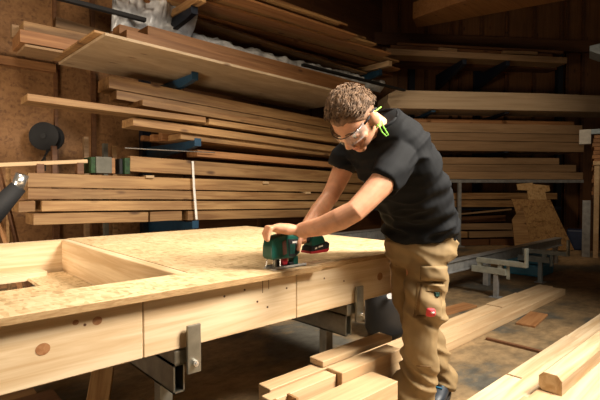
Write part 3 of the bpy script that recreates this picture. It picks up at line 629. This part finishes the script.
# ------------------------------------------------------------------ cordless jigsaw on the front edge of the panel
ZT = .7705
PLATE = plain('pale_aluminium', (.62, .62, .60), .35, .3)
sx, sy = 1.20, 1.42
sw = thing('jigsaw', (sx, sy, ZT), 'dark green cordless jigsaw with red battery, sawing the strand board edge', 'jigsaw')
def sp_(name, bm, mats, parent=None, smooth=False):
    bm.transform(Matrix.Translation((1.212, sy, ZT)) @ Matrix.Diagonal((.88, .88, .97, 1)) @ Matrix.Translation((-1.2, -sy, -ZT)))
    return part(name, bm, mats, sw, parent, smooth)
bm = B(); prism(bm, [(1.105, -.036), (1.125, -.04), (1.31, -.04), (1.31, .04), (1.125, .04), (1.105, .036), (1.105, .01), (1.15, .006), (1.15, -.006), (1.105, -.01)], 'z', ZT, ZT + .004)
bm.transform(Matrix.Translation((0, sy, 0)))
abox(bm, 1.12, 1.31, sy - .040, sy - .036, ZT, ZT + .012); abox(bm, 1.12, 1.31, sy + .036, sy + .040, ZT, ZT + .012)
sp_('base_plate', bm, PLATE)
bm = B(); prism(bm, [(1.098, .823), (1.10, .868), (1.108, .893), (1.13, .908), (1.18, .915), (1.24, .908), (1.275, .893), (1.285, .86), (1.272, .828), (1.24, .812), (1.11, .812)], 'y', sy - .036, sy + .036, .012)
body = sp_('housing', bm, GREEN)
bm = B(); prism(bm, [(1.165, .828), (1.16, .885), (1.182, .893), (1.19, .832)], 'y', sy - .0385, sy + .0385, .003); sp_('side_panel', bm, plain('dull_pink_grip', (.17, .085, .075), .6), parent=body)
bm = B(); prism(bm, [(1.20, .82), (1.195, .895), (1.262, .89), (1.272, .862), (1.262, .83), (1.24, .815)], 'y', sy - .0375, sy + .0375, .004); sp_('motor_grille', bm, BLACKP, parent=body)
bm = B()
for k in range(4): abox(bm, 1.205 + .009 * k, 1.209 + .009 * k, sy - .0392, sy + .0392, .83, .872)
sp_('vent_slot', bm, GREEN, parent=body)
bm = B(); abox(bm, 1.222, 1.258, sy - .0392, sy - .037, .875, .883); sp_('white_mark', bm, WHITE, parent=body)
bm = B(); tube(bm, [((1.235, sy, .895), .017), ((1.28, sy, .893), .0165), ((1.33, sy, .886), .016), ((1.375, sy, .876), .019)], 14, dome=True); sp_('handle', bm, BLACKP, smooth=True)
bm = B(); prism(bm, [(1.36, .845), (1.355, .875), (1.365, .893), (1.40, .897), (1.435, .892), (1.45, .868), (1.445, .85)], 'y', sy - .034, sy + .034, .008); foot = sp_('battery_foot', bm, GREEN)
bm = B(); prism(bm, [(1.345, .822), (1.35, .850), (1.46, .866), (1.478, .855), (1.472, .828), (1.455, .820)], 'y', sy - .037, sy + .037, .006); bat = sp_('battery', bm, BLACKP)
bm = B(); prism(bm, [(1.343, .818), (1.344, .829), (1.43, .832), (1.474, .836), (1.472, .826), (1.458, .817)], 'y', sy - .0375, sy + .0375, .003); sp_('red_base', bm, RED, parent=bat)
bm = B(); prism(bm, [(1.37, .836), (1.372, .843), (1.385, .845), (1.384, .838)], 'y', sy - .0388, sy - .036); prism(bm, [(1.395, .842), (1.397, .848), (1.425, .852), (1.425, .845)], 'y', sy - .0388, sy - .036); sp_('white_mark', bm, WHITE, parent=bat)
bm = B(); abox(bm, 1.245, 1.275, sy - .02, sy + .02, ZT + .003, .815, .004); sp_('foot_bracket', bm, GREEN)
bm = B(); abox(bm, 1.17, 1.205, sy - .025, sy + .025, .795, .813, .003); abox(bm, 1.175, 1.20, sy - .027, sy + .027, .785, .797, .003); sp_('red_lever', bm, RED)
bm = B(); cyl(bm, (1.150, sy, .765), (1.150, sy, .815), .006, 10); abox(bm, 1.146, 1.154, sy - .001, sy + .001, .70, .79); sp_('blade', bm, STEEL)
bm = B(); tube(bm, [((1.12, sy - .025, .812), .0022), ((1.115, sy - .027, .782), .0022), ((1.13, sy - .028, .776), .0022), ((1.155, sy - .028, .782), .0022), ((1.158, sy - .025, .812), .0022)], 6); tube(bm, [((1.12, sy + .025, .812), .0022), ((1.115, sy + .027, .782), .0022), ((1.155, sy + .028, .782), .0022), ((1.158, sy + .025, .812), .0022)], 6); sp_('wire_guard', bm, CHROME)
bm = B(); abox(bm, 1.165, 1.18, sy - .012, sy + .012, ZT + .004, .812, .002); abox(bm, 1.21, 1.24, sy - .03, sy + .03, ZT + .003, ZT + .022, .004); sp_('roller_support', bm, BLACKP)

# ------------------------------------------------------------------ the man
LV = RT * .72 - F0 * .69          # his left
FV = RT * -.69 - F0 * .72         # where he faces
ZV = V((0, 0, 1))
man = thing('person', V((1.95, 1.2, 0)), 'man in black t-shirt and tan work trousers bending over the jigsaw', 'person')
def remesh(bm, vox, smooth=2, f=None):
    bmesh.ops.recalc_face_normals(bm, faces=bm.faces[:])
    me = bpy.data.meshes.new('raw'); bm.to_mesh(me); bm.free()
    o = bpy.data.objects.new('raw', me); COL.objects.link(o)
    md = o.modifiers.new('r', 'REMESH'); md.mode = 'VOXEL'; md.voxel_size = vox; md.use_smooth_shade = True
    if smooth:
        s = o.modifiers.new('s', 'SMOOTH'); s.factor = .5; s.iterations = smooth
    dg = bpy.context.evaluated_depsgraph_get(); dg.update()
    m2 = bpy.data.meshes.new_from_object(o.evaluated_get(dg))
    bpy.data.objects.remove(o); bpy.data.meshes.remove(me)
    out = bmesh.new(); out.from_mesh(m2); bpy.data.meshes.remove(m2)
    return out
def fold(bm, fn):
    bm.normal_update()
    dv = [(v, v.normal.copy() * fn(v.co)) for v in bm.verts]
    for v, d in dv: v.co += d
# head frame
FH = RT * -.66 - F0 * .75; pit = math.radians(58)
HF = FH * math.cos(pit) - ZV * math.sin(pit); HU = FH * math.sin(pit) + ZV * math.cos(pit); HL = RT * .75 - F0 * .66
HC = at(354, 118, 1.80)
HM = Matrix((HL, HF, HU)).transposed().to_4x4(); HM = Matrix.Translation(HC) @ HM @ Matrix.Scale(1.07, 4)
def hp(d, off=0.0):
    x, y, z = d
    p = V((x * .074, y * .097, z * .116))
    if z < 0:
        t = -z
        p.x *= (1 - .28 * t ** 1.4) * (1 + .45 * t * t)
        if y < 0: p.y *= 1 - .5 * t
        else: p.y *= 1 + .50 * t * t
    if y > 0:
        for s in (-1, 1):
            p.y -= .010 * math.exp(-((p.x - s * .031) / .015) ** 2 - ((p.z - .002) / .012) ** 2)
        p.y += .004 * math.exp(-((p.z - .022) / .010) ** 2 - (p.x / .05) ** 2)
        p.y -= .004 * math.exp(-((p.z + .062) / .006) ** 2 - (p.x / .026) ** 2)
    if off: p += V((x / .074, y / .097, z / .116)).normalized() * off
    return p
def sphere_grid(fn, nu=48, nv=32):
    bm = B(); rows = []
    for j in range(1, nv):
        th = PI * j / nv; rows.append([bm.verts.new(fn(V((math.sin(th) * math.cos(2 * PI * i / nu), math.sin(th) * math.sin(2 * PI * i / nu), math.cos(th))))) for i in range(nu)])
    top = bm.verts.new(fn(V((0, 0, 1)))); bot = bm.verts.new(fn(V((0, 0, -1))))
    for a, b2 in zip(rows, rows[1:]):
        for i in range(nu): bm.faces.new((a[i], b2[i], b2[(i + 1) % nu], a[(i + 1) % nu]))
    for i in range(nu):
        bm.faces.new((top, rows[0][i], rows[0][(i + 1) % nu])); bm.faces.new((bot, rows[-1][(i + 1) % nu], rows[-1][i]))
    return bm
bm = sphere_grid(hp)
loft(bm, [((0, .088, .018), V((.009, 0, 0)), V((0, .008, .004))), ((0, .098, -.004), V((.010, 0, 0)), V((0, .010, .004))), ((0, .108, -.028), V((.013, 0, 0)), V((0, .013, .006))), ((0, .110, -.040), V((.017, 0, 0)), V((0, .012, .006))), ((0, .099, -.050), V((.014, 0, 0)), V((0, .009, .003)))], 14)
ball(bm, (0, .068, -.094), (.026, .018, .018), 14)
ball(bm, (0, .082, -.064), (.026, .012, .010), 14); ball(bm, (0, .080, -.076), (.022, .012, .009), 14)
for s in (-1, 1):
    ball(bm, (s * .040, .062, -.028), (.024, .022, .022), 14)
    ball(bm, (s * .083, .004, -.016), (.010, .021, .034), 14, Matrix.Rotation(s * .45, 4, 'Z'))
    ball(bm, (s * .086, .0, .002), (.006, .012, .016), 12, Matrix.Rotation(s * .5, 4, 'Z'))
    ball(bm, (s * .031, .080, -.004), (.0145, .010, .011), 12)
bm.transform(HM)
# neck, hidden torso, legs
tube(bm, [(HM @ V((0, -.030, -.035)), .058), (at(373, 127, 1.86), .058), (at(384, 136, 1.92), .064)], 18, dome=True)
TOR = [(421, 240, 2.13, .12, .08), (416, 212, 2.08, .115, .075), (408, 190, 2.03, .12, .08), (398, 165, 1.98, .14, .08), (390, 148, 1.94, .14, .08), (386, 139, 1.92, .08, .05)]
loft(bm, [(at(a, b2, d), LV * w2, (FV * .9 + ZV * -.35).normalized() * q) for a, b2, d, w2, q in TOR], 20)
ARM_L = [((403, 152, 1.84), .054), ((381, 184, 1.73), .051), ((366, 200, 1.70), .045), ((355, 211, 1.68), .0415), ((340, 219, 1.70), .0435), ((322, 226, 1.74), .038), ((301, 230.5, 1.80), .031)]
ARM_R = [((352, 149, 2.10), .052), ((341, 174, 2.10), .048), ((335, 187, 2.09), .043), ((329, 198, 2.07), .040), ((319, 211, 2.02), .040), ((311, 222, 1.97), .034), ((303, 233.5, 1.925), .027)]
for A in (ARM_L, ARM_R): tube(bm, [(at(*p), r2) for p, r2 in A], 18, dome=True)
for s, H1, K1, A1 in ((1, (423, 252, 2.08), (421, 328, 2.06), (413, 400, 2.10)), (-1, (408, 252, 2.22), (420, 322, 2.28), (444, 378, 2.38))):
    tube(bm, [(at(*H1), .08), (at(*K1), .058), (at(*A1), .042)], 16, dome=True)
# left hand on the front of the saw
def finger(bm, pts, r0=.0092, r1=.0075):
    n = len(pts); tube(bm, [(p, r0 + (r1 - r0) * i / (n - 1)) for i, p in enumerate(pts)], 10, dome=True)
def palm(bm, w0, k0, width, thick, e, nrm):
    h = V(k0) - V(w0)
    loft(bm, [(V(w0) - h * .12, e * .024, nrm * .018), (V(w0) + h * .12, e * .027, nrm * .018), (V(w0) + h * .45, e * width * .46, nrm * thick * .55), (V(w0) + h * .8, e * width * .5, nrm * thick * .5), (V(w0) + h * 1.02, e * width * .47, nrm * thick * .36)], 18, p=2.6)
W = at(301, 230.5, 1.80); K = V((1.146, 1.402, .940)); h = (K - W).normalized(); e = V((.62, .78, 0)); e = (e - h * e.dot(h)).normalized(); nr = h.cross(e)
if nr.z < 0: nr = -nr
palm(bm, W, K, .086, .042, e, nr)
for i, s in enumerate((-.031, -.0105, .0105, .031)):
    L = (.012, .024, .034, .044)[i]; dd = V((-.95, .25, 0)).normalized()
    k = K + e * s - h * .004
    p1 = k + dd * L + ZV * .002; p2 = p1 + dd * .011 - ZV * .024; p3 = p2 + dd * (.004 - .012 * i / 3) - ZV * .024
    finger(bm, [k - h * .025, k, p1, p2, p3], .0112, .0088)
finger(bm, [W + h * .03 + e * .018, W + h * .055 + e * .040 - ZV * .006, W + h * .085 + e * .048 - ZV * .018, W + h * .105 + e * .046 - ZV * .034], .0115, .009)
# right hand around the handle
W2 = at(303, 233.5, 1.925); K2 = V((1.262, 1.437, .912)); h = (K2 - W2).normalized(); e = V((-.62, -.75, .1)); e = (e - h * e.dot(h)).normalized(); nr = h.cross(e)
if nr.z < 0: nr = -nr
palm(bm, W2, K2, .080, .030, e, nr)
for i, x in enumerate((1.253, 1.273, 1.293, 1.312)):
    y = sy; zc = .892
    finger(bm, [(x + .012, y + .012, zc + .022), (x, y + .026, zc + .012), (x - .002, y + .029, zc - .010), (x - .002, y + .012, zc - .027), (x, y - .012, zc - .027), (x + .002, y - .024, zc - .016)], .0092, .0078)
finger(bm, [W2 + h * .02 + e * .02, (1.278, sy - .034, .894), (1.264, sy - .041, .870), (1.258, sy - .041, .843)], .0115, .0092)
bm = remesh(bm, .0042, 2)
me_b = part('body', bm, SKIN, man, smooth=True)
def hpart(name, bm, mats, smooth=True, parent=None, label=None):
    bm.transform(HM); return part(name, bm, mats, man, parent, smooth, label)
for s in (-1, 1):
    bm = B(); ball(bm, (s * .031, .0795, -.004), .0115, 14); ball(bm, (s * .031, .0875, -.006), (.005, .004, .005), 10, mi=1); hpart('eye', bm, [EYEW, IRIS])
    bm = B(); tube(bm, [((s * .012, .099, .019), .0035), ((s * .030, .098, .026), .0042), ((s * .050, .086, .022), .003)], 8, .7); hpart('eyebrow', bm, HAIR)
bm = B(); ball(bm, (0, .0885, -.0655), (.021, .0065, .0042), 14); ball(bm, (0, .0865, -.0745), (.017, .0065, .005), 14); hpart('lips', bm, LIP)
# hair: short textured top, faded sides
def hmask(d, shrink=0.0):
    x, y, z = d; az = math.atan2(abs(x), y)          # 0 front .. pi back
    pts = [(0, .46), (.5, .47), (.8, .38), (1.1, .20), (1.4, .06), (1.8, .02), (2.4, -.30), (PI, -.48)]
    for (a0, z0), (a1, z1) in zip(pts, pts[1:]):
        if az <= a1: hl = z0 + (z1 - z0) * (az - a0) / (a1 - a0); break
    return z - hl - shrink + .03 * noise.noise(V(d) * 5)
def sst(a, b2, x): t = max(0, min(1, (x - a) / (b2 - a))); return t * t * (3 - 2 * t)
def hair_off(d):
    mk = hmask(d, .10); n = noise.noise(V((d[0] * 9, d[1] * 5, d[2] * 9))) * .006 + noise.noise(V(d) * 20) * .002
    return -.012 + sst(-.03, .30, mk) * .028 + (n if mk > .05 else 0)
bm = sphere_grid(lambda d: hp(d, hair_off(d)), 96, 64); hair = hpart('hair', bm, HAIR, False)
bm = sphere_grid(lambda d: hp(d, -.012 + sst(-.04, .04, hmask(d)) * .0145), 96, 64); hpart('short_side_hair', bm, FADE)
bm = B(); rnd = random.Random(5); cnt = 0
while cnt < 1300:
    d = V((rnd.gauss(0, 1), rnd.gauss(0, 1), rnd.gauss(0, 1))).normalized()
    mk = hmask(d, .10)
    if mk < .06: continue
    cnt += 1
    p = hp(d, hair_off(d) - .002); nrm = V((d.x / .074, d.y / .097, d.z / .116)).normalized()
    fl = V((.5 * noise.noise(d * 3), .7, .1)) + V((rnd.uniform(-.2, .2), rnd.uniform(-.2, .2), rnd.uniform(-.2, .2)))
    fl = (fl - nrm * fl.dot(nrm)).normalized() if fl.length > 0 else V((0, 1, 0))
    ln = rnd.uniform(.016, .030) * (.5 + .5 * sst(.05, .3, mk)); q = p + (nrm * .16 + fl * 1.0).normalized() * ln; mid = p + nrm * ln * .2 + fl * ln * .4
    tube(bm, [(p, .0026), (mid, .0024), (q, .0006)], 4)
part_h = hpart('hair_tufts', bm, HAIR, False, hair)
# safety glasses with a neon cord
gl = None
bm = B(); n = 18; rows = []
for j, (z, k) in enumerate(((.020, 1.0), (.004, 1.03), (-.016, 1.02), (-.028, .98))):
    rows.append([V((.072 * math.sin(a) * k, .030 + .082 * math.cos(a) * k, z + .006 * (abs(math.sin(a))))) for a in [(-1.35 + 2.7 * i / n) for i in range(n + 1)]])
vv = [[bm.verts.new(p) for p in r2] for r2 in rows]
for a, b2 in zip(vv, vv[1:]):
    for i in range(n): bm.faces.new((a[i], a[i + 1], b2[i + 1], b2[i]))
bmesh.ops.solidify(bm, geom=bm.faces[:], thickness=.0018)
lens = hpart('safety_glasses', bm, LENS)
bm = B(); top = [(p + V((0, .001, .001)), .0028) for p in rows[0]]; top = [(p, .0014) for p, r9 in top]; tube(bm, top, 8); hpart('brow_bar', bm, BLACKP, True, lens)
for s in (-1, 1):
    bm = B(); tube(bm, [((s * .071, .048, .014), .0045), ((s * .079, .020, .012), .0045), ((s * .083, -.015, .012), .004), ((s * .082, -.040, -.006), .004)], 8, .6); hpart('temple', bm, BLACKP, True, lens)
def cord(pts):
    bm = B(); tube(bm, [(at(*p), .0026) for p in pts], 8); part('cord', bm, NEON, man, lens, True)
cord([(376, 128, 1.735), (379, 124, 1.735), (381.5, 120.5, 1.74), (383, 126, 1.745), (386, 131, 1.75), (388.5, 135, 1.755), (386, 136, 1.755), (382, 132, 1.745), (379.5, 127, 1.735), (377, 125, 1.735)])
cord([(374, 112, 1.78), (377, 110, 1.80), (381, 107, 1.83)])

# shirt
bm = B()
def ring(px, py, d, a, b2, fwd=.35): return (at(px, py, d), LV * a, (FV - ZV * fwd).normalized() * b2)
loft(bm, [ring(421, 238, 2.13, .172, .132, .05), ring(420, 228, 2.12, .178, .135, .1), ring(416, 212, 2.08, .176, .132, .15), ring(408, 190, 2.03, .180, .138, .3), ring(399, 168, 1.98, .19, .135, .4), ring(393, 150, 1.945, .185, .120, .5), ring(387, 136, 1.915, .150, .105, .65), ring(378, 121, 1.885, .096, .088, .75)], 28, p=2.3)
SL = [((401, 153, 1.86), .075), ((396, 164, 1.82), .074), ((388, 176, 1.765), .069), ((381.5, 184.5, 1.735), .0665)]
SR = [((356, 149, 2.08), .070), ((346, 160, 2.10), .067), ((341, 169, 2.10), .062)]
def sleeve(A):
    pts = [(at(*p), r2) for p, r2 in A]; tube(bm, pts, 20)
sleeve(SL); sleeve(SR)
ball(bm, at(397, 152, 1.86), .078); ball(bm, at(361, 148, 2.03), .075)
bm = remesh(bm, .007, 3)
AX = (at(385, 143, 1.92) - at(421, 238, 2.13)).normalized()
def shirt_fold(p):
    q = p - V(man.location); low = sst(1.12, .86, p.z)
    a = noise.noise(V((q.dot(LV) * 5, q.dot(FV) * 5, q.z * 12 + q.dot(LV) * 6))) * .024
    b2 = abs(noise.noise(V((q.x * 7 + 3, q.y * 7, q.z * 16 + q.dot(FV) * 10)))) * .055
    return a * (.5 + .5 * low) - b2 * (.45 + .55 * low) + .010
fold(bm, shirt_fold)
shirt = part('t_shirt', bm, SHIRT, man, smooth=True)
bm = B(); c0 = at(377.5, 120.5, 1.882); ax = (FV * .62 + ZV * .78).normalized(); u1 = LV; u2 = ax.cross(LV)
tube(bm, [(c0 + u1 * .090 * math.cos(t) + u2 * .083 * math.sin(t), .007) for t in [2 * PI * i / 24 for i in range(25)]], 8); part('collar', bm, SHIRT, man, shirt, True)

# trousers
bm = B()
loft(bm, [ring(421, 233, 2.13, .155, .115, 0), ring(420, 246, 2.13, .168, .126, 0), ring(418, 258, 2.13, .165, .120, 0), ring(416, 268, 2.14, .12, .09, 0)], 26, p=2.2)
LEG_L = [((425, 250, 2.085), .098), ((426, 275, 2.065), .096), ((425, 300, 2.055), .088), ((423, 325, 2.05), .083), ((419, 345, 2.06), .079), ((415.5, 372, 2.08), .080), ((412, 398, 2.10), .076), ((411, 407, 2.10), .070)]
LEG_R = [((409, 248, 2.20), .098), ((409, 275, 2.225), .095), ((412, 300, 2.25), .086), ((419, 325, 2.29), .080), ((429, 345, 2.33), .076), ((438, 368, 2.37), .072), ((443, 386, 2.39), .070)]
for A in (LEG_L, LEG_R): tube(bm, [(at(*p), r2) for p, r2 in A], 22)
bm = remesh(bm, .007, 3)
def leg_fold(p):
    low = sst(.50, .12, p.z); kn = math.exp(-((p.z - .50) / .07) ** 2); hip = sst(.72, .86, p.z)
    s = noise.noise(V((p.x * 5, p.y * 5, p.z * 9 + p.x * 5 - p.y * 4)))
    r2 = 1 - 2 * abs(noise.noise(V((p.x * 4 + 7, p.y * 4, p.z * 15 + (p.x - p.y) * 7))))
    return s * (.016 + .020 * low + .006 * kn) + r2 * (.010 + .022 * low + .010 * kn + .006 * hip) - .006
fold(bm, leg_fold)
bvh = BVHTree.FromBMesh(bm)
trs = part('work_trousers', bm, KHAKI, man, smooth=True)
def patch(name, quad, off, mat, parent=trs, n=14, m2=14, label=None, shape=None, back=.006):
    """a piece of cloth sewn on the trousers: quad corners seen on the leg, pushed off along the surface"""
    g = B(); fr = []; bk = []
    for j in range(m2 + 1):
        a = []; c = []
        for i in range(n + 1):
            u, v2 = i / n, j / m2
            if shape: px, py = shape(u, v2)
            else:
                px = (quad[0][0] * (1 - u) + quad[1][0] * u) * (1 - v2) + (quad[3][0] * (1 - u) + quad[2][0] * u) * v2
                py = (quad[0][1] * (1 - u) + quad[1][1] * u) * (1 - v2) + (quad[3][1] * (1 - u) + quad[2][1] * u) * v2
            o2 = at(px, py, 1.0); dr = (o2 - CAM).normalized()
            hit = bvh.ray_cast(CAM, dr)[0]
            if hit is None: hit = CAM + dr * 2.08
            nn = (LV * .8 - F0 * .6).normalized()
            edge = min(u, 1 - u, v2, 1 - v2); k = off * (.55 + .45 * sst(0, .12, edge))
            a.append(g.verts.new(hit + nn * k)); c.append(g.verts.new(hit - nn * back))
        fr.append(a); bk.append(c)
    for j in range(m2):
        for i in range(n):
            g.faces.new((fr[j][i], fr[j][i + 1], fr[j + 1][i + 1], fr[j + 1][i])); g.faces.new((bk[j][i], bk[j + 1][i], bk[j + 1][i + 1], bk[j][i + 1]))
    for i in range(n):
        g.faces.new((fr[0][i], bk[0][i], bk[0][i + 1], fr[0][i + 1])); g.faces.new((fr[m2][i], fr[m2][i + 1], bk[m2][i + 1], bk[m2][i]))
    for j in range(m2):
        g.faces.new((fr[j][0], fr[j + 1][0], bk[j + 1][0], bk[j][0])); g.faces.new((fr[j][n], bk[j][n], bk[j + 1][n], fr[j + 1][n]))
    return part(name, g, mat, man, parent, True, label)
patch('pocket', [(417, 282), (441, 283), (440, 318), (414, 315)], .016, KHAKI)
patch('pocket_flap', [(420, 266), (446, 266), (445, 281), (420, 280)], .020, KHAKI)
patch('pocket_flap', [(422, 283), (443, 284), (443, 292), (422, 291)], .022, KHAKI)
patch('pen_loop', [(431, 291), (437, 291), (436, 296), (432, 296)], .024, plain('dark_green_tab', (.01, .05, .035), .5))
patch('pocket_seam', [(418.5, 283), (420, 283), (415.5, 316), (413.5, 316)], .019, KHAKID)
patch('pocket_seam', [(413, 314.5), (424, 315), (424, 317), (412.5, 317)], .019, KHAKID)
patch('fold_shade', [(416, 365), (431, 366), (431, 367), (416, 366.4)], .006, KHAKID)  # dark strip painted as the shade of a trouser fold
def oval(cx, cy, rx, ry):
    def f(u, v2):
        a, b2 = 2 * u - 1, 2 * v2 - 1
        return cx + rx * a * math.sqrt(max(0, 1 - .35 * b2 * b2)), cy + ry * b2 * math.sqrt(max(0, 1 - .35 * a * a))
    return f
bd = patch('red_badge', None, .026, REDP, label='red badge with a small white mark', shape=oval(428, 311.5, 4.6, 4.6), n=12, m2=12)
def heart(u, v2):
    a = 2 * u - 1; top = -1.0 * math.sqrt(max(0, 1 - (2 * abs(a) - 1) ** 2)) * .75; bot = 1.5 * (1 - abs(a)) ** .8
    return 428.3 + 2.2 * a, 311.0 + 1.3 * (top + (bot - top) * v2)
patch('white_mark', None, .028, WHITE, shape=heart, n=10, m2=8)
# shoes
def shoe(name, ank, d, nm):
    d = V(d).normalized(); sd = V((-d.y, d.x, 0)); c = V((ank.x, ank.y, 0))
    g = B(); loft(g, [(c - d * .075 + ZV * .06, sd * .03, ZV * .045), (c - d * .05 + ZV * .065, sd * .038, ZV * .055), (c + d * .02 + ZV * .07, sd * .042, ZV * .055), (c + d * .08 + ZV * .055, sd * .045, ZV * .042), (c + d * .15 + ZV * .045, sd * .047, ZV * .032), (c + d * .19 + ZV * .04, sd * .038, ZV * .026), (c + d * .205 + ZV * .038, sd * .02, ZV * .015)], 18, p=2.5)
    tube(g, [(c + ZV * .06, .046), (c + ZV * .13, .048)], 18)
    sh = part('shoe', g, SHOE, man, None, True)
    g = B(); pts = []
    for i in range(24):
        t = 2 * PI * i / 24; q = c + d * (.065 + .142 * math.cos(t)) + sd * (.046 + .006 * math.cos(t)) * math.copysign(abs(math.sin(t)) ** .7, math.sin(t)); pts.append((q.x, q.y))
    prism(g, pts, 'z', 0.001, .026, .004); part('sole', g, BLACK, man, sh)
    for k in range(3):
        g = B(); q = c + d * (.07 + .025 * k); tube(g, [(q - sd * .026 + ZV * .088, .0035), (q + ZV * (.106 - .008 * k), .0035), (q + sd * .026 + ZV * .088, .0035)], 6); part('lace', g, BLUEBOX, man, sh)
shoe('shoe', at(413, 400, 2.10), (-.80, -.60, 0), 'left')
shoe('shoe', at(443.5, 380, 2.385), (-.97, -.25, 0), 'right')

# ------------------------------------------------------------------ light
w = bpy.data.worlds.new('world'); SC.world = w; w.use_nodes = True
w.node_tree.nodes['Background'].inputs[0].default_value = (1.0, .74, .5, 1); w.node_tree.nodes['Background'].inputs[1].default_value = .055
def light(name, kind, loc, target, energy, colr, **kw):
    l = bpy.data.lights.new(name, kind); l.energy = energy; l.color = colr
    for k, v in kw.items(): setattr(l, k, v)
    o = bpy.data.objects.new(name, l); COL.objects.link(o); o.location = loc
    o.rotation_euler = (V(target) - V(loc)).to_track_quat('-Z', 'Y').to_euler(); return o
light('work_lamp', 'AREA', (2.75, -1.0, 3.7), (1.5, 1.7, .7), 178, (1.0, .905, .78), shape='RECTANGLE', size=1.4, size_y=1.4, spread=1.6)
light('left_rack_fill', 'SPOT', (-.6, -1.2, 4.2), (2.9, 4.6, 1.75), 600, (1.0, .80, .56), spot_size=1.05, spot_blend=.7, shadow_soft_size=.5)  # added spot that brightens the left rack, no actual hall lamp
light('low_rack_fill', 'AREA', (-1.9, 2.6, .55), (3.2, 4.7, 2.6), 55, (1.0, .82, .62), shape='RECTANGLE', size=1.6, size_y=.9, spread=1.8)  # added fill from low left for the rack undersides, not a window
light('panel_top_fill', 'AREA', (.6, 2.2, 4.8), (.9, 2.3, .8), 16, (1.0, .84, .64), size=1.2, spread=1.2)  # added overhead fill to soften the shadow on the panel top
light('right_rack_fill', 'SPOT', (4.6, 1.2, 5.0), (7.8, 3.5, 1.5), 290, (1.0, .80, .58), spot_size=.95, spot_blend=.7, shadow_soft_size=.3)  # added spot to lift the dim right rack
vs = SC.view_settings
vs.view_transform = 'Standard'; vs.look = 'None'; vs.exposure = 0.0; vs.gamma = 1.0; vs.use_curve_mapping = False
